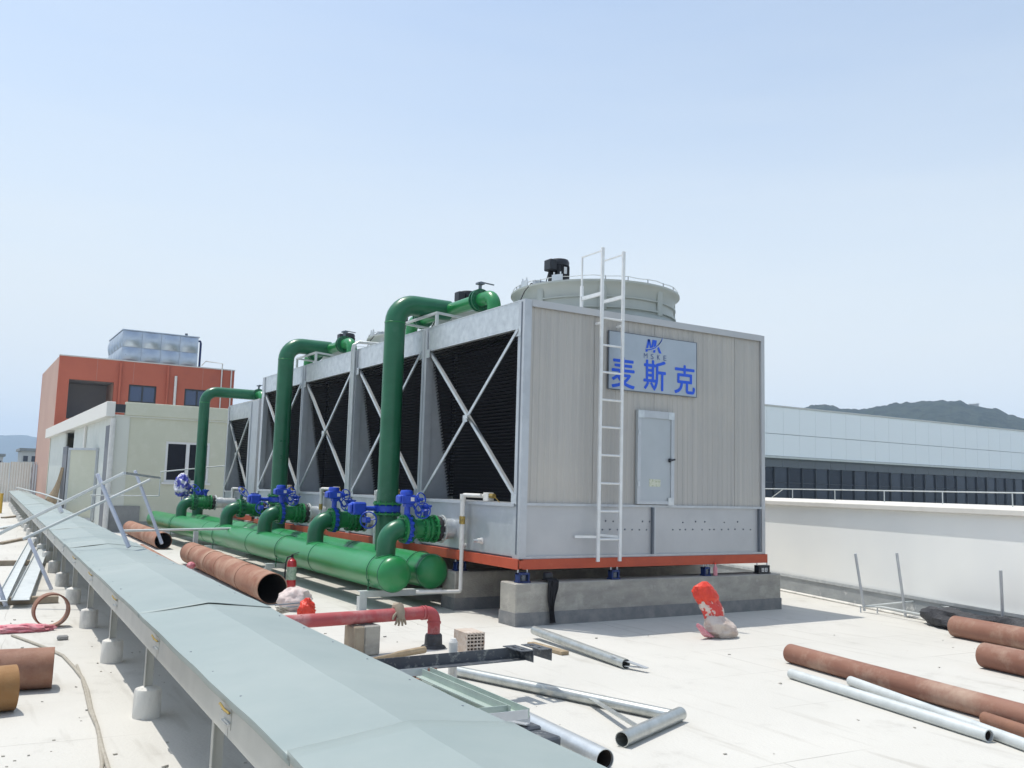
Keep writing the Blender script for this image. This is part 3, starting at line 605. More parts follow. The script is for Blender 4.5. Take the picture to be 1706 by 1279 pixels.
def column(root, xf, yc, w, z0, z1):
    return build(MB().extrude([(xf-0.02, yc-w/2), (xf-0.02, yc+w/2), (xf+0.09, yc+w/2), (xf+0.09, yc+w/2-0.008), (xf-0.012, yc+w/2-0.008), (xf-0.012, yc-w/2+0.008), (xf+0.09, yc-w/2+0.008), (xf+0.09, yc-w/2)], 'z', z0, z1), 'column', 'galvanised', root)
for yc in YB[1:-1]: column(T, X0, yc, 0.15, ZB, ZT+0.005)
column(T, X0, Y1-0.06, 0.15, ZB, ZT+0.005)
for yc in YB[1:-1]: build(MB().box(X0-0.021, X0-0.0205, yc-0.006, yc+0.006, ZB+.03, ZT-0.03), 'column_joint', 'steel_dark', T)
# conduits climbing the middle column and looping over the top edge
for dy in (-0.03, 0.03, 0.10):
    y = YB[2] + dy; build(MB().tube([(X0-0.05, y, 1.0), (X0-0.05, y, ZT+0.02), (X0-0.035, y, ZT+0.10), (X0+0.03, y, ZT+0.15), (X0+0.3, y-0.1, ZT+0.14), (X0+0.75, y-0.35, ZT+0.09)], 0.017, 8), 'conduit', 'white_galvanised', T, smooth=True)
# fan stacks
yc_cells = [(a+b)/2 for a, b in zip(YB, YB[1:])]
fan_proto = None
def make_stack(cx, cy):
    prof = [(1.34, 0.0), (1.30, 0.03), (1.22, 0.08), (1.165, 0.12), (1.155, 0.15), (1.185, 0.155), (1.185, 0.175), (1.155, 0.18), (1.145, 0.28), (1.145, 0.295), (1.178, 0.30), (1.178, 0.32), (1.15, 0.325), (1.16, 0.41), (1.19, 0.475), (1.235, 0.50), (1.235, 0.525), (1.16, 0.53), (1.11, 0.40), (1.11, 0.02)]
    st = build(MB().lathe(prof, (cx, cy, ZT-0.003), n=64), 'fan_stack', 'frp', T, smooth=True, angle=40)
    for k in range(8):
        a = 2*math.pi*(k+0.3)/8; d = Vector((math.cos(a), math.sin(a), 0)); tv = Vector((-d.y, d.x, 0))
        build(MB().obox(Vector((cx, cy, ZT+0.29)) + d*1.165, (0.035, 0.11, 0.36), Matrix((d, tv, Vector((0,0,1)))).transposed()), 'joint_flange', 'frp', st, bevel=0.012)
    tops = MB(); zt = ZT + 0.525
    for dy in (-0.18, 0.18): build(MB().box(cx-1.19, cx+1.19, cy+dy-0.03, cy+dy+0.03, zt+0.003, zt+0.06), 'drive_beam', 'galvanised', st)
    for sg_ in (-1, 1):
        for ang in (0.0, 0.5):
            d = Vector((sg_*math.cos(ang), -math.sin(ang), 0)); c_ = Vector((cx, cy, zt+0.03)) + d*1.225
            e_ = MB().obox(c_, (0.012, 0.16, 0.10), Matrix((d, Vector((-d.y, d.x, 0)), Vector((0,0,1)))).transposed())
            for q in (-.05, .05): e_.cyl(c_ + Vector((-d.y*q, d.x*q, 0.05)), c_ + Vector((-d.y*q, d.x*q, 0.085)), 0.010, 6)
            build(e_, 'beam_bracket', 'galvanised_bright', st)
    build(MB().tube([(cx+1.205*math.cos(2*math.pi*i/48), cy+1.205*math.sin(2*math.pi*i/48), zt+0.05+0.008*math.sin(i*2.1)) for i in range(49)], 0.005, 6, caps=False), 'rim_wire', 'white_galvanised', st)
    gl = MB()
    for i in range(24):
        a = 2*math.pi*i/24; gl.cyl((cx+1.20*math.cos(a), cy+1.20*math.sin(a), zt-0.01), (cx+1.20*math.cos(a), cy+1.20*math.sin(a), zt+0.055), 0.006, 6)
    build(gl, 'rim_stud', 'steel_dark', st)['kind'] = 'stuff'
    gd = MB()
    for i in range(-10, 11):
        x = i*0.115; h = math.sqrt(max(0, 1.16**2 - x*x)); gd.bar((cx+x, cy-h, zt+0.012), (cx+x, cy+h, zt+0.012), 0.006, 0.006)
    for r in (0.4, 0.8): gd.tube([(cx+r*math.cos(2*math.pi*i/32), cy+r*math.sin(2*math.pi*i/32), zt+0.02) for i in range(33)], 0.006, 5, caps=False)
    build(gd, 'fan_guard', 'galvanised', st)['kind'] = 'stuff'
    fb = MB()
    for k in range(6):
        a = 2*math.pi*k/6; d = Vector((math.cos(a), math.sin(a), 0)); tv = Vector((-d.y, d.x, 0)); up = (Vector((0,0,1))*0.85 + tv*0.5).normalized()
        fb.obox(Vector((cx, cy, ZT+0.35)) + d*0.62, (1.0, 0.22, 0.02), Matrix((d, up.cross(d), up)).transposed())
    fb.cyl((cx, cy, ZT+0.25), (cx, cy, ZT+0.5), 0.14, 16); fb.cyl((cx, cy, ZT+0.5), (cx, cy, zt+0.2), 0.05, 12)
    build(fb, 'fan', 'motor_black', st)
    # belt cover plate and motor
    build(MB().box(cx-0.15, cx+0.55, cy-0.35, cy-0.25, zt+0.0, zt+0.10).box(cx-0.75, cx-0.2, cy-0.24, cy+0.24, zt+0.092, zt+0.11), 'motor_plate', 'steel_dark', st)
    mxx, myy, mz = cx-0.66, cy-0.02, zt+0.11
    mo = MB().lathe([(0.09, 0), (0.09, 0.04), (0.155, 0.045), (0.155, 0.07), (0.13, 0.075), (0.13, 0.25), (0.145, 0.255), (0.148, 0.31), (0.13, 0.345), (0.09, 0.355), (0.0, 0.358)], (mxx, myy, mz), n=28)
    for i in range(30):
        a = 2*math.pi*i/30; d = Vector((math.cos(a), math.sin(a), 0)); mo.obox(Vector((mxx, myy, mz+0.165)) + d*0.138, (0.03, 0.008, 0.17), Matrix((d, Vector((-d.y, d.x, 0)), Vector((0,0,1)))).transposed())
    mot = build(mo, 'motor', 'motor_black', st, smooth=True)
    build(MB().box(mxx-0.25, mxx-0.13, myy-0.15, myy+0.02, mz+0.15, mz+0.31), 'terminal_box', 'motor_black', mot, bevel=0.012)
    build(MB().box(mxx-0.02, mxx+0.03, myy-0.158, myy-0.154, mz+0.12, mz+0.22), 'name_plate', 'white_plate', mot)
    build(MB().tube([(cx-1.42, cy-0.1, ZT), (cx-1.40, cy-0.12, ZT+0.2), (cx-1.30, cy-0.12, ZT+0.42), (cx-1.18, cy-0.1, zt+0.03), (cx-0.95, cy-0.1, zt+0.02), (mxx-0.24, myy-0.1, mz+0.12)], 0.008, 8), 'motor_cable', 'rubber', st, smooth=True)
    return st
for k, yc in enumerate(yc_cells):
    if k == 0: fan_proto = make_stack((X0+X1)/2, yc)
    else:
        c = copy_tree(fan_proto, T); c.location = fan_proto.location + Vector((0, yc - yc_cells[0], 0))
# access door
dr = build(MB().box(7.52, 8.15, Y0-0.03, Y0+0.005, 1.43, 2.65), 'door', 'door_paint', T, bevel=0.004)
f = MB(); f.box(7.52, 7.575, Y0-0.045, Y0-0.031, 1.43, 2.65); f.box(8.095, 8.15, Y0-0.045, Y0-0.031, 1.43, 2.65); f.box(7.5755, 8.0945, Y0-0.045, Y0-0.031, 2.555, 2.65); f.box(7.5755, 8.0945, Y0-0.045, Y0-0.031, 1.43, 1.475)
build(f, 'door_frame', 'galvanised', dr)
cg = MB()
for cx_, cz_ in ((7.575, 2.60), (8.095, 2.60), (8.095, 1.47)): cg.box(cx_-0.05, cx_+0.05, Y0-0.048, Y0-0.0455, cz_-0.05, cz_+0.05)
build(cg, 'corner_plate', 'galvanised_bright', dr)
build(MB().bar((8.04, Y0-0.065, 2.005), (8.145, Y0-0.065, 2.025), 0.02, 0.022).box(8.055, 8.085, Y0-0.062, Y0-0.031, 1.985, 2.035), 'handle', 'motor_black', dr, bevel=0.004)
build(MB().box(7.73, 7.92, Y0-0.0335, Y0-0.0305, 1.66, 1.755), 'sticker', 'label_paper', dr)
build(MB().box(7.527, 7.555, Y0-0.055, Y0-0.0455, 1.66, 1.72).box(7.527, 7.555, Y0-0.055, Y0-0.0455, 2.33, 2.39), 'hinge', 'galvanised_bright', dr)
# sign with its lettering
sx0, sx1, sz0, sz1 = 7.05, 8.56, 2.895, 3.64
sg = build(MB().box(sx0, sx1, Y0-0.02, Y0+0.008, sz0, sz1), 'sign_panel', 'sign_panel', T)
e = MB()
for a in (MB.box,):
    e.box(sx0-0.008, sx1+0.008, Y0-0.024, Y0+0.0, sz1, sz1+0.008); e.box(sx0-0.008, sx1+0.008, Y0-0.024, Y0+0.0, sz0-0.008, sz0); e.box(sx0-0.008, sx0, Y0-0.024, Y0+0.0, sz0, sz1); e.box(sx1, sx1+0.008, Y0-0.024, Y0+0.0, sz0, sz1)
build(e, 'sign_edge', 'steel_dark', sg)
def letters(txt, name, xc, zc, w, h, m, bold=0.0, heavy=0.0):
    cu_ = bpy.data.curves.new(name, 'FONT'); cu_.body = txt; cu_.size = 1.0; cu_.offset = bold; cu_.resolution_u = 4
    o = bpy.data.objects.new(name, cu_); COL.objects.link(o)
    bpy.context.view_layer.update()
    me = bpy.data.meshes.new_from_object(o.evaluated_get(bpy.context.evaluated_depsgraph_get()))
    bpy.data.objects.remove(o)
    xs_ = [v.co.x for v in me.vertices]; ys_ = [v.co.y for v in me.vertices]
    ax, bx_, ay, by_ = min(xs_), max(xs_), min(ys_), max(ys_); off = OFF[sg.name]
    for v in me.vertices:
        X_ = xc + ((v.co.x - ax)/(bx_-ax) - 0.5)*w; Z_ = zc + ((v.co.y - ay)/(by_-ay) - 0.5)*h
        v.co = Vector((X_, Y0-0.0235, Z_)) - off
    if heavy:
        b2 = bmesh.new(); b2.from_mesh(me); g0 = list(b2.verts) + list(b2.edges) + list(b2.faces)
        for q, (dx, dz) in enumerate(((heavy, 0), (-heavy, 0), (0, heavy), (0, -heavy))):
            d_ = bmesh.ops.duplicate(b2, geom=g0)
            for v in d_['geom']:
                if isinstance(v, bmesh.types.BMVert): v.co += Vector((dx, -0.0004*(q+1), dz))
        b2.to_mesh(me); b2.free()
    me.materials.clear(); me.materials.append(MATS[m])
    oo = bpy.data.objects.new(name, me); COL.objects.link(oo); oo.parent = sg; OFF[oo.name] = off
    return oo
letters('麦', 'sign_character', 7.285, 3.115, 0.375, 0.40, 'sign_blue', 0.0, 0.006)
letters('斯', 'sign_character', 7.815, 3.125, 0.375, 0.40, 'sign_blue', 0.0, 0.006)
letters('克', 'sign_character', 8.345, 3.115, 0.365, 0.385, 'sign_blue', 0.0, 0.006)
for i, ch in enumerate('MSKE'): letters(ch, 'sign_letter', 7.655 + i*0.112, 3.375, 0.05 if ch != 'M' else 0.06, 0.068, 'sign_blue_dark', -0.008)
# emblem: leaning M and K joined, crossed by a rising swoosh
lx, lz = 7.80, 3.515
def flat(polys, name, m, y=Y0-0.0235):
    b = MB()
    for p in polys: b.add([(lx + u, y, lz + v) for u, v in p], [tuple(range(len(p)))])
    return build(b, name, m, sg, recalc=False)
flat([[(-.150,-.085),(-.115,-.085),(-.075,.085),(-.110,.085)], [(-.110,.085),(-.070,.085),(-.045,-.02),(-.060,-.07)], [(-.060,-.07),(-.035,-.07),(.010,.085),(-.03,.085)],
      [(-.02,-.085),(.018,-.085),(.045,.085),(.007,.085)], [(.035,.015),(.075,.015),(.13,-.085),(.085,-.085)]], 'emblem', 'sign_blue')
sw = [(-.165,-.055),(-.08,-.045),(.0,-.018),(.07,.03),(.12,.09),(.145,.135)]; sw2 = [(.125,.08),(.085,.03),(.01,-.03),(-.08,-.062)]
flat([[(u+.01, v+.012) for u, v in sw] + [(u+.01, v-.012) for u, v in sw2]], 'emblem_gap', 'sign_panel', Y0-0.0245)
flat([[(.03,.0),(.07,.03),(.12,.085),(.15,.135),(.125,.075),(.085,.03)], sw + sw2], 'emblem_swoosh', 'sign_blue', Y0-0.0255)
# ladder
ld = build(MB().bar((6.83, Y0-0.14, 0.72), (6.83, Y0-0.14, 4.68), 0.042, 0.03, up=(0,1,0)).bar((7.17, Y0-0.14, 0.72), (7.17, Y0-0.14, 4.68), 0.042, 0.03, up=(0,1,0)), 'ladder', 'ladder_white', T, bevel=0.003)
for z in (0.99, 1.335, 1.68, 2.03, 2.38, 2.725, 3.075, 3.42, 3.765): build(MB().cyl((6.845, Y0-0.14, z), (7.155, Y0-0.14, z), 0.014, 10), 'rung', 'ladder_white', ld, smooth=True)
for x in (6.83, 7.17):
    build(MB().bar((x, Y0-0.12, 4.64), (x, Y0+0.30, 4.64), 0.012, 0.02).bar((x, Y0+0.30, 4.65), (x, Y0+0.30, 4.25), 0.016, 0.022).bar((x, Y0+0.30, 4.25), (x, Y0+0.30, ZT), 0.04, 0.03).bar((x, Y0-0.12, 4.08), (x, Y0+0.29, 4.08), 0.03, 0.045), 'grab_rail', 'ladder_white', ld)
    build(MB().bar((x, Y0-0.12, 3.7), (x, Y0-0.02, 3.7), 0.03, 0.03), 'bracket', 'ladder_white', ld)
build(MB().bar((6.56, Y0-0.02, 1.02), (6.83, Y0-0.13, 1.02), 0.012, 0.03).bar((6.9, Y0-0.02, 1.04), (7.17, Y0-0.13, 1.02), 0.012, 0.03), 'stay', 'ladder_white', ld)
build(MB().cyl((6.55, Y0+0.35, ZT+0.05), (6.75, Y0+0.55, ZT+0.06), 0.03, 12), 'deck_nozzle', 'motor_black', T)

# ------------------------------------------------------------------ smaller tower beyond
XU, YU0, YU1, ZU = 6.15, 21.55, 24.35, 3.52
U = thing('cooling_tower', (XU, YU0, 0.64), 'smaller lower single-cell cooling tower at the far end of the row', 'cooling tower')
build(MB().box(XU+0.02, XU+3.6, YU0, YU0+0.04, ZB, ZU), 'end_wall', 'grey_panel', U); build(MB().box(XU+0.02, XU+3.6, YU1, YU1+0.04, ZB, ZU), 'end_wall', 'grey_panel', U)
build(MB().box(XU+3.56, XU+3.6, YU0+.04, YU1, ZB, ZU), 'far_side_wall', 'grey_panel', U)
build(MB().box(XU, XU+3.6, YU0, YU1+0.04, ZU, ZU+0.04), 'roof_deck', 'grey_panel', U)
build(MB().box(XU-0.01, XU+0.02, YU0, YU0+0.62, ZB, ZU-0.003), 'blank_panel', 'galvanised', U)
bay(U, XU, YU0+0.62, YU1, 1.30, 3.16, ZU, 0.12)
column(U, XU, YU1-0.04, 0.12, ZB, ZU); column(U, XU-0.012, YU0+0.62, 0.12, ZB, ZU-0.004)
build(channel(MB(), (XU-0.03, YU0), (XU-0.03, YU1), (-1,0,0), 0.64, ZB-0.002), 'base_beam', 'red_lead', U)
build(MB().lathe([(1.2,0),(1.1,0.1),(1.08,0.4),(1.15,0.45),(1.15,0.48),(1.04,0.48),(1.04,0.05)], (XU+1.8, (YU0+YU1)/2, ZU+0.038), n=48), 'fan_stack', 'frp', U, smooth=True)
for y in (YU0+0.2, (YU0+YU1)/2, YU1-0.3):
    tag(build(MB().box(XU-0.1, XU+3.7, y-0.15, y+0.15, 0, 0.637), 'concrete_plinth', 'concrete', loc=(XU, y, 0)), {0: 'low concrete plinth under the near end of the smaller tower', 1: 'low concrete plinth under the middle of the smaller tower', 2: 'low concrete plinth under the far end of the smaller tower'}[[YU0+0.2, (YU0+YU1)/2, YU1-0.3].index(y)], 'plinth', 'plinths under the towers')

# ------------------------------------------------------------------ concrete plinths and isolators
def plinth(y, w, x0, x1, z, lab, skirt):
    t = thing('concrete_plinth', ((x0+x1)/2, y, 0), lab, 'plinth', 'plinths under the towers')
    b = MB().box(x0, x1, y, y+w, 0, z); build(b, 'block', 'concrete', t, bevel=0.012)
    if skirt: build(MB().box(x0-0.006, x1+0.006, y-0.006, y+w+0.006, 0, 0.155), 'waterproof_skirt', 'tar_skirt', t)
plinth(8.97, 0.36, 5.66, 10.08, 0.49, 'long grey concrete plinth under the near end of the big tower', True)
plinth(10.46, 0.36, 5.66, 10.08, 0.49, 'second concrete plinth in the shade under the big tower', True)
for k, y in enumerate((12.9, 15.4, 17.7, 19.5)):
    plinth(y, 0.36, 5.66, 10.08, 0.49, ('third concrete plinth in the shade under the big tower', 'fourth concrete plinth in the shade under the big tower', 'fifth concrete plinth in the shade under the big tower', 'last concrete plinth under the far end of the big tower')[k], False)
def isolator(loc, m, lab, plate=False, w=0.17):
    x, y, z = loc
    t = thing('spring_isolator', loc, lab, 'isolator', 'spring isolators under the tower')
    build(MB().box(x-w/2, x+w/2, y-0.05, y+0.05, z, z+0.018), 'base_plate', m, t)
    build(MB().box(x-w/2+0.01, x-w/2+0.03, y-0.045, y+0.045, z+0.018, z+0.115).box(x+w/2-0.03, x+w/2-0.01, y-0.045, y+0.045, z+0.018, z+0.115).box(x-w/2+0.01, x+w/2-0.01, y-0.047, y+0.047, z+0.09, z+0.115), 'housing', m, t, bevel=0.004)
    sp = []
    for i in range(49): a = i*0.55*2; sp.append((x+0.035*math.cos(a), y+0.035*math.sin(a), z+0.02+0.07*i/48))
    build(MB().tube(sp, 0.006, 6), 'spring', 'steel_dark', t)
    build(MB().cyl((x-w/2+0.02, y, z+0.115), (x-w/2+0.02, y, z+0.149), 0.009, 8).cyl((x+w/2-0.02, y, z+0.115), (x+w/2-0.02, y, z+0.149), 0.009, 8), 'stud', 'galvanised', t)
    if plate:
        pl = MB()
        for dx in (-0.035, 0.03): pl.box(x+dx-0.022, x+dx+0.022, y-0.0505, y-0.048, z+0.03, z+0.04).box(x+dx-0.022, x+dx+0.022, y-0.0505, y-0.048, z+0.052, z+0.060).box(x+dx-0.022, x+dx+0.022, y-0.0505, y-0.048, z+0.072, z+0.080).box(x+dx-0.022, x+dx-0.014, y-0.0512, y-0.0506, z+0.03, z+0.08).box(x+dx+0.014, x+dx+0.022, y-0.0512, y-0.0506, z+0.03, z+0.08)
        build(pl, 'marking', 'white_plate', t)
        build(MB().box(x-w/2+0.03, x+w/2-0.03, y-0.048, y-0.045, z+0.018, z+0.09), 'front_plate', m, t)
isolator((5.80, 9.06, 0.492), 'blue_dark', 'dark blue spring isolator under the near left corner of the tower')
isolator((7.16, 9.06, 0.492), 'blue_dark', 'dark blue spring isolator on the plinth below the ladder foot', w=0.14)
isolator((8.72, 9.06, 0.492), 'blue_dark', 'dark blue spring isolator beside the small red bottle', w=0.12)
isolator((9.80, 9.06, 0.492), 'motor_black', 'black spring isolator with white marks under the right corner', True, 0.24)
isolator((5.80, 10.6, 0.492), 'blue_dark', 'spring isolator on the second plinth behind the green header ends')
t = thing('small_bottle', (8.87, 9.03, 0.49), 'small red bottle standing on the front plinth by an isolator', 'bottle')
build(MB().lathe([(0.0,0),(0.03,0.002),(0.03,0.10),(0.012,0.13),(0.012,0.15)], (8.87, 9.03, 0.491), n=14), 'body', 'sack_pink', t, smooth=True); build(MB().cyl((8.87,9.03,0.641),(8.87,9.03,0.665),0.014,10), 'cap', 'plastic_red', t)
# black cloth hanging over the plinth
def drape(pts, name, m, lab, cat, th=0.02):
    t = MB()
    t.tube(pts[0], pts[1], 9); o = build(t, name, m, smooth=True, angle=80, loc=tuple(pts[0][0])); return tag(o, lab, cat)
from mathutils import noise as NZ
def cloth_strip():
    vs = []; n, m = 14, 22
    for j in range(m):
        t = j/(m-1)
        for i in range(n):
            u = i/(n-1) - 0.5; z = 0.50 + 0.02 - max(0, t-0.18)*0.60; y = 8.955 + (0.18-t)*0.9 if t < 0.18 else 8.955
            x = 6.14 + u*(0.10 + 0.03*math.sin(t*6)) + 0.015*math.sin(t*7)
            fold = 0.022*math.sin(u*22 + t*3) - 0.012
            vs.append((x, y - abs(fold) - 0.012, max(z, 0.02) + (0.01*math.sin(u*19) if t < 0.2 else 0)))
    return MB().add(vs, [(j*n+i, j*n+i+1, (j+1)*n+i+1, (j+1)*n+i) for j in range(m-1) for i in range(n-1)])
o = build(cloth_strip(), 'black_cloth', 'black_cloth', smooth=True, angle=80, loc=(6.14, 9.0, 0.49)); tag(o, 'black cloth strip hanging down over the front of the plinth', 'cloth')
sm = o.modifiers.new('s', 'SOLIDIFY'); sm.thickness = 0.006
o = build(MB().lathe([(0,0),(0.05,0.0),(0.06,0.02),(0.06,0.07),(0.05,0.085),(0,0.09)], (6.16, 9.06, 0.515), n=14), 'black_can', 'motor_black', smooth=True, loc=(6.16, 9.06, 0.515)); tag(o, 'small black can on the plinth at the top of the hanging cloth', 'can')

# ================================================================== PIPEWORK
HZ = 0.475
def header(x, y0, y1, lab):
    t = thing('header_pipe', (x, y0, HZ), lab, 'pipe', 'long green header pipes')
    L = y1 - y0
    dome = [(0.0, -0.12), (0.07, -0.115), (0.13, -0.095), (0.18, -0.062), (0.21, -0.028), (0.222, 0.005)]
    build(MB().lathe([(0.222, 0.03), (0.224, L)], (x, y0, HZ), 'y', 40), 'barrel', 'green_paint', t, smooth=True)
    build(MB().lathe(dome + [(0.223, 0.028)], (x, y0, HZ), 'y', 40), 'end_cap', 'green_paint', t, smooth=True, angle=60)
    build(MB().lathe([(0.2225, L-0.005)] + [(r, L - h) for r, h in dome[::-1]], (x, y0, HZ), 'y', 40), 'end_cap', 'green_paint', t, smooth=True, angle=60)
    for yy in [0.028] + list(np.arange(2.6, L, 3.4)): build(MB().lathe([(0.218, -0.012), (0.229, -0.004), (0.229, 0.006), (0.218, 0.014)], (x, y0+float(yy), HZ), 'y', 40), 'weld_seam', 'green_dark', t, smooth=True)
    for yy in [0.35] + list(np.arange(4.2, L, 4.2)):
        st = MB().tube([(x + 0.236*math.cos(a), y0+float(yy), HZ + 0.236*math.sin(a)) for a in [R(-40 + 260*i/24) for i in range(25)]], 0.006, 6)
        for s in (-1, 1): st.cyl((x+s*0.2, y0+float(yy), 0.20), (x+s*0.2, y0+float(yy), HZ-0.08), 0.008, 6)
        build(st, 'u_bolt', 'green_dark', t)
    return t
header(4.82, 10.50, 26.2, 'front green header pipe with domed end, nearer the camera side')
hb = header(5.46, 10.72, 26.0, 'rear green header pipe with domed end, beside the tower')
for k, y in enumerate((10.87, 14.9, 19.1, 23.3)):
    t = thing('pipe_support', (5.3, y, 0), ('grey steel pipe stand under the near ends of the green headers', 'second grey pipe stand under the green headers', 'third grey pipe stand under the green headers', 'farthest grey pipe stand under the green headers')[k], 'pipe stand', 'pipe stands under the headers')
    build(MB().extrude([(y-0.05, 0.165), (y+0.05, 0.165), (y+0.05, 0.173), (y-0.042, 0.173), (y-0.042, 0.237), (y+0.05, 0.237), (y+0.05, 0.245), (y-0.05, 0.245)], 'x', 4.50, 5.86), 'cross_beam', 'white_galvanised', t)
    build(MB().box(4.50, 4.60, y-0.045, y+0.045, 0, 0.164), 'leg', 'white_galvanised', t); build(MB().box(5.74, 5.80, y-0.03, y+0.03, 0.0, 0.164).box(5.71, 5.83, y-0.05, y+0.05, 0, 0.01), 'leg', 'white_galvanised', t)

def flange(mb, x, z, r, w, nb=12, br=0.012):
    "ring normal to x with bolts"
    mb.lathe([(r, 0), (r, w)], (x, 0, z), 'x', 28)
    for i in range(nb):
        a = 2*math.pi*(i+.5)/nb; rr = r*0.86
        mb.cyl((x-0.022, rr*math.cos(a), z+rr*math.sin(a)), (x+w+0.022, rr*math.cos(a), z+rr*math.sin(a)), br, 6)
    return mb
def wheel(mb, c, nrm, r, t=0.011, spokes=3):
    c = Vector(c); n = Vector(nrm).normalized(); u = n.orthogonal().normalized(); v = n.cross(u)
    mb.tube([c + (u*math.cos(2*math.pi*i/24) + v*math.sin(2*math.pi*i/24))*r for i in range(25)], t, 8, caps=False)
    for k in range(spokes):
        a = 2*math.pi*k/spokes + .4; mb.cyl(c - n*0.02, c + (u*math.cos(a) + v*math.sin(a))*r, 0.008, 6)
    mb.cyl(c - n*0.03, c + n*0.03, 0.022, 10); return mb
PZ = 0.55
def branch(kind):
    t = thing('inlet_branch', (0, 0, 0), 'x', 'pipe')
    build(MB().bend((0,0,0.19), (0,0,PZ), (0.21,0,PZ), 0.20, 0.124, 24, 10), 'elbow', 'green_dark', t, smooth=True, angle=50)
    build(flange(MB(), 0.215, PZ, 0.185, 0.03), 'flange', 'green_bright', t, smooth=True)
    build(MB().tube([(0.13*math.cos(a), 0.13*math.sin(a), math.sqrt(0.224**2 - (0.13*math.cos(a))**2) + 0.004) for a in [2*math.pi*i/32 for i in range(33)]], 0.010, 6, caps=False), 'saddle_weld', 'green_bright', t, smooth=True)
    auto = kind == 'auto'
    vb = MB().lathe([(0.165, 0), (0.172, 0.012), (0.172, 0.050), (0.165, 0.062)], (0.248, 0, PZ), 'x', 28)
    for i in range(14):
        a = 2*math.pi*i/14; vb.cyl((0.250, 0.176*math.cos(a), PZ+0.176*math.sin(a)), (0.308, 0.176*math.cos(a), PZ+0.176*math.sin(a)), 0.020, 8)
    v = build(vb, 'butterfly_valve', 'blue_paint' if auto else 'green_dark', t, smooth=True)
    build(flange(MB(), 0.313, PZ, 0.185, 0.028), 'flange', 'green_dark', t, smooth=True)
    build(MB().lathe([(0.126, 0), (0.126, 0.16)], (0.342, 0, PZ), 'x', 28), 'spool', 'green_bright', t, smooth=True)
    g = flange(flange(flange(MB(), 0.495, PZ, 0.175, 0.026), 0.57, PZ, 0.175, 0.024), 0.655, PZ, 0.185, 0.026)
    g.lathe([(0.15, 0), (0.16, 0.024), (0.15, 0.048)], (0.522, 0, PZ), 'x', 28); g.lathe([(0.13, 0), (0.13, 0.062)], (0.594, 0, PZ), 'x', 28)
    v2 = build(g, 'check_valve', 'green_bright', t, smooth=True)
    build(MB().lathe([(0.14, 0), (0.165, 0.02), (0.172, 0.045), (0.165, 0.07), (0.14, 0.09)], (0.682, 0, PZ), 'x', 28), 'rubber_joint', 'rubber', t, smooth=True)
    build(flange(MB(), 0.773, PZ, 0.185, 0.022, 10), 'end_flange', 'white_galvanised', t, smooth=True)
    build(MB().lathe([(0.135, 0), (0.135, 0.16)], (0.796, 0, PZ), 'x', 28), 'nozzle', 'galvanised_bright', t, smooth=True)
    if auto:
        build(MB().cyl((0.279,0,PZ+0.16), (0.279,0,PZ+0.30), 0.040, 14).box(0.235, 0.323, -0.05, 0.05, PZ+0.285, PZ+0.325), 'valve_neck', 'blue_paint', v, smooth=True)
        a = MB().box(0.16, 0.36, -0.085, 0.085, PZ+0.325, PZ+0.44); a.box(0.135, 0.16, -0.07, 0.07, PZ+0.335, PZ+0.43)
        ac = build(a, 'actuator', 'blue_paint', v, bevel=0.022)
        ac2 = MB().lathe([(0.085, 0.0), (0.085, 0.035), (0.07, 0.06), (0.0, 0.065)], (0.26, 0, PZ+0.44), 'z', 20); ac2.cyl((0.36,-0.02,PZ+0.385), (0.42,-0.02,PZ+0.385), 0.045, 14)
        build(ac2, 'actuator_cap', 'blue_paint', v, smooth=True)
        build(MB().box(0.285, 0.335, -0.0885, -0.0855, PZ+0.36, PZ+0.41), 'label_plate', 'white_plate', v)
        build(wheel(MB(), (0.42, -0.10, PZ+0.385), (0.3,-1,0.1), 0.085, 0.008), 'hand_wheel', 'blue_paint', v, smooth=True)
        build(MB().bar((0.33,-0.03,PZ+0.33), (0.42,-0.03,PZ+0.20), 0.012, 0.03).bar((0.42,-0.03,PZ+0.20), (0.50,-0.03,PZ+0.24), 0.012, 0.03), 'bracket', 'blue_paint', v)
    else:
        build(MB().cyl((0.279,0,PZ+0.16), (0.279,0,PZ+0.27), 0.03, 12), 'valve_neck', 'green_dark', v)
        build(wheel(MB(), (0.30, -0.06, PZ+0.33), (0.5,-0.6,0.6), 0.13, 0.010), 'hand_wheel', 'blue_paint', v, smooth=True)
    fn = MB().cyl((0.548,0,PZ+0.15), (0.548,0,PZ+0.21), 0.035, 12); fn.lathe([(0.035, 0), (0.045, 0.04), (0.085, 0.085), (0.085, 0.10), (0.0, 0.105)], (0.548, 0, PZ+0.21), 'z', 20)
    build(fn, 'gearbox', 'blue_paint', v2, smooth=True)
    if auto: build(wheel(MB(), (0.46, -0.09, PZ+0.24), (-0.35,-1,0.05), 0.10, 0.009), 'hand_wheel', 'blue_paint', v2, smooth=True)
    return t
auto = branch('auto'); man = branch('manual')
for k, (y, pr, lab) in enumerate(((10.80, auto, 'nearest green inlet branch with blue actuator and white end flange'), (13.45, auto, 'second green inlet branch with blue actuator from the near header end'),
        (16.1, auto, 'third green inlet branch with blue actuator, in front of the second riser'), (18.75, man, 'fourth green inlet branch, hand wheel valve without actuator'), (23.0, man, 'farthest green inlet branch with blue hand wheel below the pump house window'))):
    o = place(pr, (4.82, y, HZ), lab, 'pipe branch', 'inlet branches on the front header', first=(k in (0, 3)))
# the smaller tower stands further in: a short extension to its basin
build(MB().cyl((5.77, 23.0, HZ+PZ), (6.16, 23.0, HZ+PZ), 0.12, 20), 'extension_pipe', 'galvanised_bright', o, loc=(4.82, 23.0, HZ), smooth=True).location = (0, 0, 0)

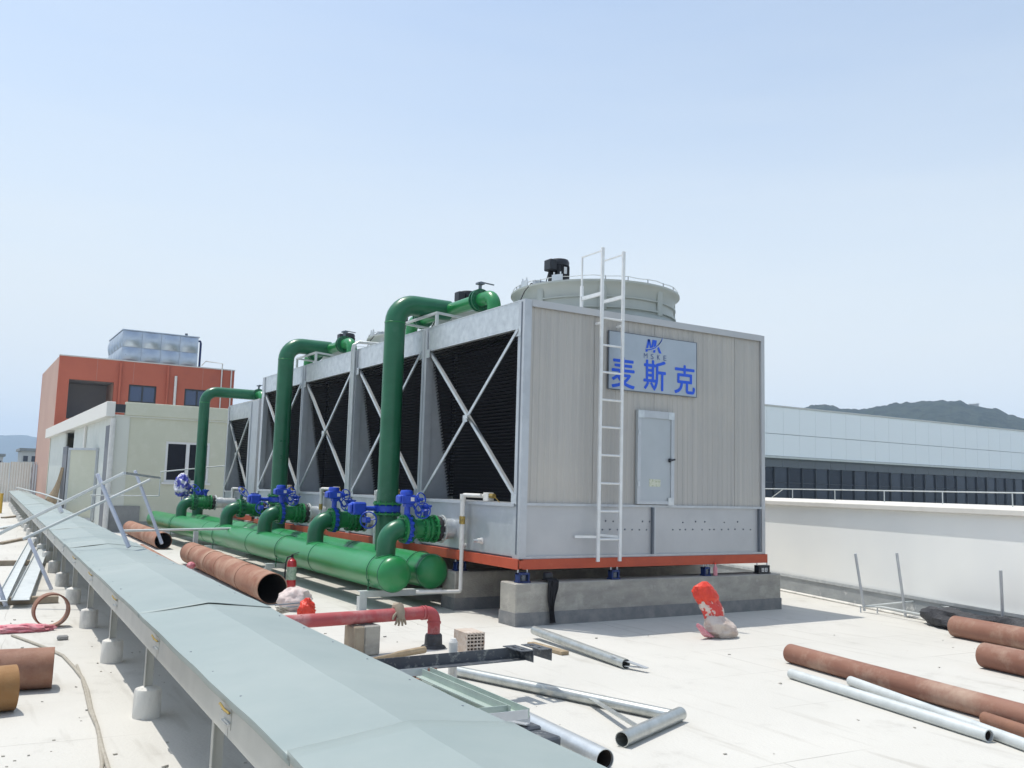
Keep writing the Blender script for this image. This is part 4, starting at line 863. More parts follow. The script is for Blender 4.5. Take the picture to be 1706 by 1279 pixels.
def riser(y, ztop, xt, lat, lab, bag=False, r=0.155):
    x = 5.46; t = thing('riser_pipe', (x, y, HZ+0.2), lab, 'pipe', 'green riser pipes')
    m = 'green_dark'
    build(MB().cyl((x,y,HZ+0.17), (x,y,1.16), r, 28), 'lower_pipe', m, t, smooth=True)
    fl = MB()
    for z in (1.15, 1.30):
        fl.lathe([(r+0.055, 0), (r+0.055, 0.028)], (x, y, z), 'z', 28)
        for i in range(12): a = 2*math.pi*i/12; fl.cyl((x+(r+.03)*math.cos(a), y+(r+.03)*math.sin(a), z-0.02), (x+(r+.03)*math.cos(a), y+(r+.03)*math.sin(a), z+0.05), 0.012, 6)
    build(fl, 'flange', 'green_bright', t, smooth=True)
    v = build(MB().lathe([(r+0.02, 0), (r+0.04, 0.02), (r+0.04, 0.10), (r+0.02, 0.12)], (x, y, 1.179), 'z', 28), 'butterfly_valve', 'blue_paint', t, smooth=True)
    if True:
        a = MB().cyl((x-r-0.02, y, 1.24), (x-r-0.20, y, 1.24), 0.035, 12); build(a, 'valve_neck', 'blue_paint', v, smooth=True)
        build(MB().box(x-r-0.40, x-r-0.20, y-0.085, y+0.085, 1.15, 1.33).box(x-r-0.44, x-r-0.4, y-0.06, y+0.06, 1.17, 1.31), 'actuator', 'blue_paint', v, bevel=0.025)
        build(wheel(MB(), (x-r-0.20, y-0.16, 1.08), (-0.3,-1,0.1), 0.115, 0.010), 'hand_wheel', 'blue_paint', v, smooth=True)
        build(MB().box(x-r-0.24, x-r-0.16, y-0.16, y, 1.04, 1.12), 'gearbox', 'blue_paint', v, bevel=0.01)
    rb = 0.30
    pts = [(x,y,1.328), (x,y,ztop-rb)]
    for k in range(1, 9): a = math.pi/2*k/8; pts.append((x+rb-rb*math.cos(a), y, ztop-rb+rb*math.sin(a)))
    pts.append((xt, y, ztop)); build(MB().tube(pts, r, 28), 'upright_bend', m, t, smooth=True, angle=60)
    build(MB().lathe([(r-0.004, -0.012), (r+0.006, -0.004), (r+0.006, 0.004), (r-0.004, 0.012)], (x, y, ztop-rb), 'z', 28), 'weld_seam', 'green_bright', t, smooth=True)
    rl = 0.098
    for s, L in lat:
        ye = y + s*L; rb2 = 0.17; zd = lat_z
        pts = [(xt-0.02, y, ztop), (xt-0.02, ye - s*rb2, ztop)]
        for k in range(1, 9): a = math.pi/2*k/8; pts.append((xt-0.02, ye - s*rb2 + s*rb2*math.sin(a), ztop - rb2 + rb2*math.cos(a)))
        pts.append((xt-0.02, ye, zd)); build(MB().tube(pts, rl, 22), 'lateral_pipe', 'green_paint', t, smooth=True, angle=60)
        yv = ye - s*0.42; vb = MB()
        for q in (-0.05, 0.03): vb.lathe([(0.165, 0), (0.165, 0.022)], (xt-0.02, yv+q, ztop), 'y', 24)
        for i in range(10): a = 2*math.pi*i/10; vb.cyl((xt-0.02+0.14*math.cos(a), yv-0.07, ztop+0.14*math.sin(a)), (xt-0.02+0.14*math.cos(a), yv+0.07, ztop+0.14*math.sin(a)), 0.010, 6)
        vb.lathe([(0.145, 0), (0.145, 0.058)], (xt-0.02, yv-0.028, ztop), 'y', 24)
        va = build(vb, 'lateral_valve', 'green_dark', t, smooth=True)
        build(MB().cyl((xt-0.02, yv, ztop+0.14), (xt-0.02, yv, ztop+0.235), 0.025, 10).box(xt-0.07, xt+0.03, yv-0.05, yv+0.05, ztop+0.235, ztop+0.262), 'valve_stem', 'steel_dark', va)
        build(MB().bar((xt-0.02, yv, ztop+0.275), (xt+0.20, yv-0.02, ztop+0.255), 0.03, 0.012), 'lever', 'steel_dark', va)
        build(MB().lathe([(0.15, 0), (0.15, 0.025), (0.10, 0.03), (0.10, 0.06)], (xt-0.02, ye, zd-0.001), 'z', 22), 'floor_flange', 'green_paint', t, smooth=True)
    return t
lat_z = ZT
riser(12.25, 4.30, 6.36, ((-1, 1.42), (1, 1.30)), 'tall green riser pipe nearest the camera, bending over the tower edge')
riser(17.45, 4.30, 6.36, ((-1, 1.25), (1, 1.25)), 'middle green riser pipe bending over the big tower edge')
lat_z = ZU + 0.04
riser(24.15, 3.88, 6.85, ((-1, 0.5),), 'far green riser pipe in front of the pump house window', bag=True, r=0.135)
# bag wrapped round the far valve
def crease(v, seed):
    a = 0.0; f = 1.0; g = 1.0
    for o_ in range(4):
        a += g*(0.5 - abs(NZ.noise(v*f + Vector((seed*7.1 + o_*3.3, o_*1.7, 0))))); f *= 2.1; g *= 0.5
    return a
def lump(c, sx, sy, sz, name, m, lab, cat, seed=0, n=64, amp=0.3, fr=1.5, parent=None):
    vs = []; fs = []; c = Vector(c); rows = n//2
    for j in range(rows+1):
        th = math.pi*j/rows
        for i in range(n):
            ph = 2*math.pi*i/n; d = Vector((math.sin(th)*math.cos(ph), math.sin(th)*math.sin(ph), math.cos(th)))
            k = 0.86 + amp*crease(d*fr, seed)
            vs.append(c + Vector((d.x*sx*k, d.y*sy*k, max(d.z*sz*k, -sz*0.92 if d.z < -0.3 else -9))))
    for j in range(rows):
        for i in range(n): fs.append((j*n+i, j*n+(i+1) % n, (j+1)*n+(i+1) % n, (j+1)*n+i))
    b = MB().add(vs, fs)
    if parent: return build(b, name, m, parent, smooth=True, angle=100)
    base = c + Vector((0, 0, -sz)); return tag(build(b, name, m, smooth=True, angle=100, loc=base), lab, cat)
lump((5.05, 24.12, 1.38), 0.17, 0.17, 0.27, 'plastic_bag', 'bag_print', 'white and blue printed bag wrapped over the far riser valve', 'bag', 4, amp=0.6)

# steel goal-post pipe rests on the deck under the risers
for k, (y, lab) in enumerate(((12.25, 'pale steel pipe rest on the tower deck under the near riser'), (17.45, 'pale steel pipe rest on the tower deck under the middle riser'))):
    t = thing('pipe_rest', (5.9, y, ZT), lab, 'pipe rest', 'pipe rests on the tower deck')
    for dy in (-0.55, 0.6): build(MB().bar((5.88, y+dy, ZT), (5.88, y+dy, ZT+0.26), 0.04, 0.04), 'post', 'white_galvanised', t)
    build(MB().bar((5.88, y-0.58, ZT+0.245), (5.88, y+0.63, ZT+0.245), 0.045, 0.03), 'rail', 'white_galvanised', t)
    for dy in (-0.55, 0.6): build(MB().bar((5.9, y+dy, ZT+0.245), (6.7, y+dy, ZT+0.20), 0.04, 0.03), 'cross_rail', 'white_galvanised', t); build(MB().bar((6.68, y+dy, ZT), (6.68, y+dy, ZT+0.2), 0.04, 0.04), 'post', 'white_galvanised', t)

# make-up water lines: box on the basin lip, loop and drops
def makeup():
    t = thing('makeup_water_pipe', (0,0,0), 'x', 'pipe')
    build(MB().box(-0.04, 0.05, 0.0, 0.12, 0.02, 0.125), 'float_box', 'white_pvc', t, bevel=0.005)
    build(MB().cyl((0.0, -0.09, 0.085), (0.0, 0.0, 0.085), 0.03, 12).bar((0.0,-0.09,0.085), (0.0,-0.28,-0.02), 0.008, 0.008), 'float_valve', 'brass', t, smooth=True)
    build(MB().bend((-0.02,0.12,0.08), (-0.06,0.62,0.08), (-0.06,0.62,-0.26), 0.04, 0.026, 12, 6), 'loop_pipe', 'white_pvc', t, smooth=True, angle=60)
    build(MB().bend((-0.055,0.14,0.085), (-0.10,0.52,0.085), (-0.10,0.52,-1.13), 0.04, 0.026, 12, 6), 'drop_pipe', 'white_pvc', t, smooth=True, angle=60)
    for y, x, z in ((0.62,-0.06,0.06), (0.52,-0.10,0.06), (0.52,-0.10,-0.52)): build(MB().cyl((x,y,z-0.035), (x,y,z+0.035), 0.034, 12), 'coupling', 'white_pvc', t, smooth=True)
    for y, x, z in ((0.52,-0.10,-0.24), (0.62,-0.06,-0.24)): build(MB().cyl((x,y,z-0.05), (x,y,z+0.05), 0.033, 12).bar((x-0.03,y,z), (x-0.045,y-0.09,z+0.01), 0.012, 0.012), 'stop_valve', 'brass', t, smooth=True)
    build(MB().cyl((-0.06,0.62,-0.29), (-0.06,0.62,-0.62), 0.024, 12), 'short_drop', 'white_pvc', t, smooth=True)
    build(MB().cyl((-0.06,0.62,-0.56), (0.06,0.62,-0.58), 0.024, 12).cyl((-0.1,0.50,-0.40), (-0.05,0.62,-0.40), 0.018, 12), 'basin_link', 'white_pvc', t, smooth=True)
    return t
mk = makeup()
for k, (y, x, z, lab) in enumerate(((9.80, X0, ZBAS, 'white make-up water pipe with float box at the nearest basin'), (12.62, X0, ZBAS, 'white make-up water pipe half hidden behind the near riser'), (15.1, X0, ZBAS, 'white make-up water pipe on the third cell basin'), (17.75, X0, ZBAS, 'white make-up water pipe on the fourth cell basin beside the middle riser'), (22.6, XU, 1.30, 'white make-up water pipe on the smaller tower basin'))):
    place(mk, (x, y, z), lab, 'pipe', 'make-up water pipes', first=(k == 0))
o = tag(build(MB().bend((5.66, 10.32, 0.27), (5.66, 10.32, 0.255), (5.1, 10.45, 0.255), 0.012, 0.024, 12, 4), 'drain_pipe', 'white_pvc', smooth=True, angle=60, loc=(5.66, 10.32, 0.2)), 'short white drain pipe running back under the header ends', 'pipe')
t = thing('drain_valve', (5.7, 9.98, 0.9), 'small bright drain nipple on the basin near the corner', 'pipe fitting')
build(MB().lathe([(0.03, 0), (0.03, 0.05), (0.045, 0.055), (0.045, 0.075)], (5.70, 9.98, 0.92), 'x', 14), 'nipple', 'white_pvc', t, smooth=True); build(MB().cyl((5.64,9.98,0.92),(5.70,9.98,0.92),0.02,12), 'tip', 'galvanised_bright', t)

# ================================================================== CABLE TRAY
TXA = lambda y: 0.972 + 0.0305*y            # left edge of the tray at its top
TW = 0.85; TZT, TZB = 0.675, 0.505
T2 = thing('cable_tray', (TXA(6), 6, 0), 'long raised grey cable tray with pale ridged lid crossing the foreground', 'cable tray')
seams = [-2.6, 0.1, 3.05, 6.55, 9.9, 12.7, 13.45, 16.8, 20.2, 23.6, 27.0, 30.4, 33.8, 37.2, 40.6, 44.0, 47.4, 50.8, 54.0]
def cover(ya, yb, k):
    n = max(8, int((yb-ya)/(0.09 if yb < 14 else 0.3))); m = 17; vs = []
    yb2 = yb + 0.03; up = 0.006*(k % 2)
    for j in range(n+1):
        y = ya + (yb2-ya)*j/n
        for i in range(m):
            u = i/(m-1); x = TXA(y) - 0.022 + u*(TW+0.044)
            ridge = 0.050*(1 - abs(u-0.5)*2)
            wav = 0.007*NZ.noise(Vector((x*2.2, y*1.3, k*3.0))) + 0.003*NZ.noise(Vector((x*5, y*3.0, k)))
            edge = 0.006*math.exp(-((y-yb2)/0.10)**2) + (0.008*math.exp(-((y-ya)/0.13)**2)*max(0, math.sin(u*3.1)) if k in (3, 5, 6, 8, 10, 12) else 0)
            vs.append((x, y, TZT + 0.006 + up + ridge + wav + edge))
    top = len(vs)
    fs = [(j*m+i, j*m+i+1, (j+1)*m+i+1, (j+1)*m+i) for j in range(n) for i in range(m-1)]
    # folded-down lips left and right
    for side in (0, m-1):
        base = len(vs)
        for j in range(n+1): v = vs[j*m+side]; vs.append((v[0], v[1], v[2] - 0.030))
        for j in range(n):
            q = (j*m+side, (j+1)*m+side, base+j+1, base+j); fs.append(q if side == 0 else q[::-1])
    o = build(MB().add(vs, fs), 'cover_sheet', 'tray_cover', T2, smooth=True, angle=4.2, recalc=False)
    md = o.modifiers.new('s', 'SOLIDIFY'); md.thickness = 0.002; md.offset = -1
    sc = MB()
    for y in np.arange(ya+0.35, yb-0.1, 0.55):
        for e in (0.03, TW-0.03): sc.lathe([(0.006, 0), (0.005, 0.003), (0.0, 0.004)], (TXA(y)+e, float(y), TZT+0.0105+up), 'z', 8)
    build(sc, 'screw_row', 'steel_dark', o)['kind'] = 'stuff'
for k, (a, b) in enumerate(zip(seams, seams[1:])): cover(a, b, k)
sy = [-1.85, 0.1, 2.06, 4.02, 5.90, 7.95, 9.95, 11.95, 13.95, 15.95]
while sy[-1] < 53: sy.append(sy[-1] + 2.0)
for k, (a, b) in enumerate(zip(sy, sy[1:])):
    for side in (0, 1):
        xo = 0 if side == 0 else TW; s = 1 if side == 0 else -1
        p = lambda y, d, z: (TXA(y) + xo + s*d, y, z)
        pts = [p(y, d, z) for y in (a+0.004, b-0.004) for d, z in ((0,TZB),(0,TZT-0.002),(0.02,TZT-0.002),(0.02,TZB+0.012),(0.12,TZB+0.012),(0.12,TZB))]
        pts2 = MB().add(pts, [(i, (i+1) % 6, 6+(i+1) % 6, 6+i) for i in range(6)] + [(5,4,3,2,1,0), (6,7,8,9,10,11)])
        o = build(pts2, 'side_panel', 'tray_side', T2)
        if side == 0 and b < 30:
            # joint strap with bolts and an earthing lead
            y = b; x = TXA(y)
            st = MB().box(x-0.004, x-0.001, y-0.055, y+0.055, TZB+0.04, TZT-0.04); build(st, 'joint_plate', 'tray_side', o)
            bo = MB()
            for dy in (-0.045, -0.027, -0.009, 0.012, 0.03, 0.046):
                for z in (TZB+0.065, TZT-0.065): bo.cyl((x-0.013, y+dy, z), (x-0.003, y+dy, z), 0.0065, 6).cyl((x-0.021, y+dy, z), (x-0.013, y+dy, z), 0.003, 6)
            build(bo, 'joint_bolts', 'galvanised_bright', o)['kind'] = 'stuff'
            if b < 12: build(MB().tube([(x-0.016, y-0.07, TZB+0.085+0.03), (x-0.03, y-0.04, TZT-0.045), (x-0.034, y+0.02, TZT-0.03), (x-0.022, y+0.075, TZT-0.045)], 0.0055, 6), 'earth_lead', 'brass', o, smooth=True)
build(MB().add([(TXA(-2.5)+0.13, -2.5, TZB+0.006), (TXA(-2.5)+TW-0.13, -2.5, TZB+0.006), (TXA(53)+TW-0.13, 53, TZB+0.006), (TXA(53)+0.13, 53, TZB+0.006)], [(0,1,2,3)]), 'tray_floor', 'tray_side', T2)
ys = [0.4, 2.45, 4.5] + [6.60 + 2.03*k for k in range(23)]
for k, y in enumerate(ys):
    for e, xo in ((0, 0.07), (1, TW-0.07)):
        x = TXA(y) + xo
        p = build(MB().box(x-0.027, x+0.027, y-0.012, y+0.012, 0.17, TZB).box(x-0.027, x-0.021, y-0.027, y-0.0125, 0.17, TZB), 'post', 'tray_side', T2)
        f = MB().lathe([(0.090, 0), (0.091, 0.02), (0.088, 0.17), (0.082, 0.185), (0.03, 0.203), (0, 0.206)], (x + 0.006*math.sin(k*5+e), y, 0), 'z', 20)
        build(f, 'footing', 'concrete_pale', p, smooth=True, angle=45)
    build(MB().box(TXA(y)+0.045, TXA(y)+TW-0.045, y+0.013, y+0.05, TZB-0.032, TZB-0.001), 'cross_bar', 'tray_side', T2)

# ================================================================== LOOSE THINGS
def steel_pipe(a, b, r, t, m, lab, cat='pipe', group=None, name='steel_pipe', inner=True, n=32, rings=()):
    a, b = Vector(a), Vector(b)
    T_ = thing(name, tuple((a+b)/2 - Vector((0,0,r))), lab, cat, group)
    build(MB().pipe(a, b, r, t, n), 'shell', m, T_, smooth=True)
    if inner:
        d = (b-a).normalized(); build(MB().pipe(a + d*0.02, b - d*0.02, r - t - 0.001, 0.002, n), 'inside', 'pipe_inside_dark', T_, smooth=True)
    for s in rings:
        c = a + (b-a)*s; d = (b-a).normalized(); build(MB().pipe(c - d*0.010, c + d*0.010, r + 0.006, 0.0055, n), 'weld_seam', m, T_, smooth=True)
    return T_
RZ = 0.200
steel_pipe((3.68, 11.80, RZ), (3.98, 17.9, RZ), RZ, 0.010, 'rust_primer', 'fat rusty primed pipe with open black end beside the extinguisher', group='rust coloured pipes', rings=(0.22, 0.48, 0.62, 0.86))
steel_pipe((4.16, 21.5, 0.19), (4.36, 27.2, 0.19), 0.19, 0.010, 'rust_primer', 'shorter looking rusty pipe farther back, its open end towards the camera', group='rust coloured pipes', rings=(0.3,))
steel_pipe((3.22, 14.9, 0.10), (3.52, 20.4, 0.10), 0.10, 0.008, 'rust_primer', 'thin dusty rust pipe lying between the tray and the fat pipes', group='rust coloured pipes')
q = G(166, 872); steel_pipe((q.x, q.y, 0.26), (q.x-0.2, q.y+5.0, 0.26), 0.25, 0.012, 'black_steel', 'large dark pipe with open end behind the far part of the tray', group='dark pipes')
# right hand pipes
def gp(px, py, r): v = G(px, py, r); return Vector((v.x, v.y, r))
def ray_pipe(p0, p1, r, m, lab, over=0.0, z0=None, **k):
    a = gp(*p0, r); b = gp(*p1, r); d = (b-a); b = b + d.normalized()*over; return steel_pipe(a, b, r, 0.007, m, lab, **k)
ray_pipe((1317, 1088), (1706, 1194), 0.088, 'rust_primer_dark', 'long dull red primed pipe lying beside the two galvanised pipes', over=2.2, group='red primed pipes')
ray_pipe((1591, 1043), (1706, 1064), 0.122, 'rust_primer_dark', 'dull red primed pipe at the right edge in front of the black netting', over=3.5, group='red primed pipes')
ray_pipe((1640, 1091), (1706, 1105), 0.118, 'rust_primer_dark', 'dull red primed pipe at the right edge, the nearer of the two', over=3.0, group='red primed pipes')
ray_pipe((1318, 1122), (1648, 1226), 0.042, 'white_galvanised', 'pale galvanised pipe nearest the camera, its dark open end showing', group='galvanised pipes on the floor')
ray_pipe((1417, 1134), (1706, 1240), 0.040, 'white_galvanised', 'pale galvanised pipe between the red pipe and the nearest galvanised one', over=1.8, group='galvanised pipes on the floor')
ray_pipe((1640, 1196), (1706, 1218), 0.045, 'rust_brown', 'short rusty orange pipe end beside the long red pipe', over=1.5, group='red primed pipes')
# left edge pipes
a = G(84, 1112, 0.15); steel_pipe((a.x+0.02, a.y, 0.15), (a.x-1.35, a.y+0.15, 0.15), 0.15, 0.009, 'rust_brown', 'brownish red steel pipe at the left edge lying across the floor', group='pipes at the left edge', rings=(0.32,))
a = G(20, 1147, 0.15); steel_pipe((a.x+0.02, a.y+0.04, 0.15), (a.x-1.3, a.y-0.12, 0.15), 0.15, 0.009, 'rust_ochre', 'ochre brown steel pipe at the left edge, in front of the other', group='pipes at the left edge')
# standing pipe ring
c = G(85, 1016, 0.175); d = Vector((0.10, -0.99, 0.0)).normalized()
tag(build(MB().pipe(Vector((c.x, c.y, 0.176)) - d*0.07, Vector((c.x, c.y, 0.176)) + d*0.07, 0.176, 0.016, 40), 'pipe_ring', 'rust_brown', smooth=True, loc=(c.x, c.y, 0)), 'rusty cut pipe ring standing on edge by the tray footings', 'pipe ring')
# red rag and hose
c = G(30, 1053); lump((c.x, c.y, 0.028), 0.26, 0.075, 0.040, 'red_rag', 'sack_pink', 'crumpled pinkish red rag on the floor at the left edge', 'rag', 6, n=72, amp=0.7, fr=2.0)
hp = [G(x, y, 0.013) for x, y in ((20,1058),(48,1068),(80,1080),(105,1092),(122,1110),(138,1130),(146,1150),(152,1180),(162,1210),(170,1245),(182,1285),(186,1310))]
tag(build(MB().tube(hp, 0.013, 8), 'hose', 'rope', smooth=True, loc=tuple(hp[4])), 'grey hose snaking across the floor beside the tray, the upper strand', 'hose', 'hoses by the tray')
hp = [G(x, y, 0.011) for x, y in ((128,1108),(136,1128),(142,1150),(150,1185),(164,1215),(166,1240),(170,1270),(168,1300))]
tag(build(MB().tube(hp, 0.011, 8), 'hose', 'rope', smooth=True, loc=tuple(hp[4])), 'second thinner grey hose lying against the first', 'hose', 'hoses by the tray')
o = build(MB().box(-0.05, 0.05, -0.03, 0.03, 0, 0.045), 'stone_chip', 'stone_grey', bevel=0.012); o.location = G(104, 1066); tag(o, 'small dark chunk of stone on the floor near the pipe ring', 'stone')
# galvanised channels on timber bearers, left
for k, (n, f, w, lab) in enumerate((((2, 1002), (58, 892), 0.13, 'left one of two long galvanised channels on the floor by the tray'), ((34, 1000), (76, 905), 0.20, 'wider right one of two long galvanised channels on the floor by the tray'))):
    a, b = G(*n, 0.09), G(*f, 0.09); sx = (b-a).normalized().cross(Vector((0,0,1))); m = MB()
    prof = [(-w/2, 0.04), (-w/2, 0), (w/2, 0), (w/2, 0.04), (w/2-0.006, 0.04), (w/2-0.006, 0.006), (-w/2+0.006, 0.006), (-w/2+0.006, 0.04)]
    m.add([q + sx*u + Vector((0,0,v)) for q in (a, b) for u, v in prof], [(i, (i+1) % 8, 8+(i+1) % 8, 8+i) for i in range(8)] + [tuple(range(8))[::-1], tuple(range(8, 16))])
    tag(build(m, 'steel_channel', 'white_galvanised', loc=tuple(a)), lab, 'channel', 'channels beside the tray')
for k, (px, py, lab) in enumerate(((55, 1000, 'grey timber bearer under the near ends of the channels'), (20, 938, 'grey timber bearer under the middle of the channels'))):
    c = G(px, py, 0.04); tag(build(MB().box(c.x-0.5, c.x+0.28, c.y-0.06, c.y+0.06, 0.0, 0.088), 'timber_bearer', 'wood_grey', loc=(c.x, c.y, 0), bevel=0.006), lab, 'timber', 'timber bearers')

# overturned steel stand lying against the tray
def at_depth(px, py, D): 
    d = cf + cr*((px-853)/FPX) - cu*((py-639.5)/FPX); return Vector((0,0,CAMH)) + d*D
def dep(P): return (Vector(P) - Vector((0,0,CAMH))).dot(cf)
F1 = G(215, 912, 0.74); F3 = G(86, 982, 0.02); F4 = G(10, 1010, 0.02); F2 = G(270, 906, 0.62)
D1, D2, D3 = dep(F1), dep(F2), dep(F3)
A1, A0 = at_depth(207, 788, D1+0.25), at_depth(-24, 900, dep(F4)+0.2)
B1, B0 = at_depth(250, 799, D2+0.2), at_depth(38, 898, D3+0.2)
t = thing('steel_stand', (F3.x, F3.y, 0), 'white tube frame stand tipped over across the cable tray', 'steel stand')
build(MB().bar(A0, A1, 0.038, 0.038), 'long_bar', 'white_galvanised', t, bevel=0.006); build(MB().bar(B0, B1, 0.038, 0.038), 'long_bar', 'white_galvanised', t, bevel=0.006)
e = at_depth(265, 796, D2+0.15); build(MB().bar(A1, e, 0.04, 0.03), 'end_bar', 'galvanised', t)
def on(a, b, s): return a + (b-a)*s
for top, foot, ex in ((at_depth(170, 808, D1+0.2), F1, 0.16), (at_depth(233, 806, D2+0.15), F2, 0.22), (at_depth(48, 897, D3+0.15), F3, 0.0), (at_depth(-28, 903, dep(F4)+.15), F4, 0.0)):
    d = (top-foot).normalized(); build(MB().bar(top + d*ex, foot, 0.040, 0.040), 'leg', 'lilac_steel', t, bevel=0.006)
build(MB().bar(at_depth(96, 838, D3+0.3), at_depth(103, 854, D3+0.25), 0.04, 0.04), 'stub', 'galvanised', t)
# thin guard rail between tray and headers
t = thing('guard_rail', (4.06, 17.96, 0), 'single thin white guard rail with square post in front of the headers', 'railing')
build(MB().cyl((2.72, 17.96, 0.61), (6.0-0.98, 17.96, 0.655), 0.024, 10), 'rail', 'white_galvanised', t, smooth=True)
build(MB().box(4.02, 4.10, 17.92, 18.0, 0, 0.60).box(3.96, 4.16, 17.86, 18.06, 0, 0.012), 'post', 'galvanised', t)
p = [(2.95, 24.5, 1.12), (4.55, 24.5, 1.13), (4.56, 24.5, 1.14), (4.56, 24.5, 1.75), (6.3, 24.45, 1.98)]
cdt = tag(build(MB().tube(p, 0.016, 8), 'conduit', 'white_galvanised', loc=p[0]), 'thin pale conduit crossing in front of the pump house and rising to the right', 'conduit')
build(MB().cyl((3.0, 24.5, 0), (3.0, 24.5, 1.12), 0.016, 8), 'leg', 'white_galvanised', cdt, loc=p[0])

# fire extinguisher
c = G(484, 984); x, y = c.x, c.y
t = thing('fire_extinguisher', (x, y, 0), 'red fire extinguisher standing in front of the green header', 'extinguisher')
build(MB().lathe([(0.065, 0), (0.07, 0.01), (0.07, 0.40), (0.06, 0.44), (0.03, 0.465), (0.022, 0.48)], (x, y, 0), 'z', 24), 'cylinder', 'ext_red', t, smooth=True)
build(MB().lathe([(0.0708, 0), (0.0708, 0.19)], (x, y, 0.16), 'z', 24), 'label_band', 'ext_label', t, smooth=True)
build(MB().cyl((x, y, 0.478), (x, y, 0.52), 0.018, 10).bar((x-0.02, y, 0.52), (x+0.09, y-0.03, 0.56), 0.02, 0.008).bar((x-0.02, y, 0.515), (x+0.08, y-0.03, 0.525), 0.02, 0.008), 'valve_head', 'motor_black', t)
build(MB().tube([(x-0.02, y, 0.50), (x-0.07, y-0.01, 0.49), (x-0.10, y-0.02, 0.42), (x-0.105, y-0.02, 0.25), (x-0.11, y-0.02, 0.06)], 0.011, 8), 'hose', 'rubber', t, smooth=True)
# white sacks and rubbish beside the fat pipe
c = G(490, 1016); lump((c.x, c.y, 0.12), 0.20, 0.17, 0.15, 'sack', 'sack_white_clean', 'slumped white sack beside the open pipe end and extinguisher', 'sack', 2, n=72, amp=0.34, fr=1.1)
c = G(503, 1030); lump((c.x+0.05, c.y, 0.09), 0.085, 0.08, 0.115, 'plastic_bag', 'plastic_red', 'small orange red plastic bag at the end of the white sack', 'bag', 7, n=56, amp=0.6)
for k, (p, q, lab) in enumerate((((458, 1008), (500, 1004), 'upper thin dark rod lying across the white sack'), ((462, 1012), (496, 1010), 'lower thin dark rod lying across the white sack'))):
    a, b = G(*p, 0.2), G(*q, 0.22); tag(build(MB().cyl(a, b, 0.008, 8), 'rod', 'steel_dark', loc=tuple(a)), lab, 'rod', 'rods on the sack')
rb = [];  c = G(470, 1016, 0.2)
for i in range(60): a = i*1.3; rb.append((c.x + 0.06*math.cos(a)*(1+0.4*math.sin(i*.7)), c.y + 0.05*math.sin(a*1.1), c.z + 0.03*math.sin(i*0.9)))
tag(build(MB().tube(rb, 0.004, 5), 'wire_tangle', 'rope', loc=tuple(c)), 'tangle of pale wire at the foot of the white sack', 'wire')
c = G(345, 948); lump((c.x, c.y, 0.10), 0.26, 0.30, 0.12, 'sack', 'sack_white_clean', 'flat white sack between the tray and the fat rusty pipe', 'sack', 9, n=72, amp=0.34, fr=1.1)
c = G(318, 944, 0.1); lump((c.x, c.y, 0.12), 0.07, 0.07, 0.06, 'rag', 'sack_pink', 'small pink rag beside the flat white sack', 'rag', 3)

# ------------------------------------------------------------------ red water pipe with elbow
z = 0.345; E_ = Vector((4.20, 8.17, 0)); L_ = G(470, 1037, z)
t = thing('red_water_pipe', (E_.x, E_.y, 0), 'faded red water pipe with elbow turning down into the floor', 'pipe')
dd = (Vector((L_.x, L_.y, z)) - Vector((E_.x, E_.y, z))).normalized()
build(MB().bend(Vector((E_.x, E_.y, z)) + dd*1.75, (E_.x, E_.y, z), (E_.x, E_.y, 0.10), 0.09, 0.062, 24, 8), 'pipe', 'red_pipe', t, smooth=True, angle=60)
for s in (0.10, 0.135): build(MB().pipe(Vector((E_.x, E_.y, z)) + dd*(s+0.015), Vector((E_.x, E_.y, z)) + dd*s, 0.070, 0.012, 24), 'collar', 'red_pipe', t, smooth=True)
build(MB().pipe((E_.x, E_.y, 0.235), (E_.x, E_.y, 0.255), 0.070, 0.012, 24), 'collar', 'red_pipe', t, smooth=True)
build(MB().lathe([(0.0,0),(0.13,0),(0.115,0.02),(0.09,0.03),(0.085,0.12),(0.075,0.135),(0.0,0.14)], (E_.x, E_.y, 0), 'z', 18), 'tar_collar', 'black_tar', t, smooth=True)
for k, (s, lab, m) in enumerate(((0.74, 'concrete block with sloped top propping the red pipe', 'concrete'), (0.88, 'darker concrete block behind the other under the red pipe', 'wood_grey'))):
    c = Vector((E_.x, E_.y, 0)) + dd*s; rot = Matrix.Rotation(0.12, 3, 'Z')
    b = MB().obox((c.x, c.y-0.02*k, 0.14), (0.17 if k == 0 else 0.1, 0.22, 0.275), rot); tag(build(b, 'concrete_block', m, loc=(c.x, c.y, 0), bevel=0.012), lab, 'block', 'blocks under the red pipe')
c = Vector((E_.x, E_.y, z)) + dd*0.42
t = thing('glove', tuple(c), 'dirty grey work glove draped over the red pipe', 'glove')
build(MB().tube([c + Vector((0, 0.07, 0.02)), c + Vector((0, 0.03, 0.072)), c + Vector((0, -0.03, 0.075)), c + Vector((0, -0.072, 0.02)), c + Vector((0,-0.078,-0.03))], [0.035, 0.045, 0.048, 0.045, 0.035], 10), 'palm', 'wood_grey', t, smooth=True)
for i, dx in enumerate((-0.04, -0.015, 0.012, 0.036)): build(MB().tube([c + Vector((dx*0.8, -0.08, -0.02)), c + Vector((dx*1.2, -0.088, -0.06)), c + Vector((dx*1.5, -0.085, -0.10 + 0.01*abs(i-1.5)))], [0.015, 0.013, 0.009], 8), 'finger', 'wood_grey', t, smooth=True)
build(MB().tube([c + Vector((-0.03, -0.06, 0.03)), c + Vector((-0.07, -0.075, 0.0)), c + Vector((-0.085, -0.08, -0.035))], [0.016, 0.014, 0.009], 8), 'finger', 'wood_grey', t, smooth=True)

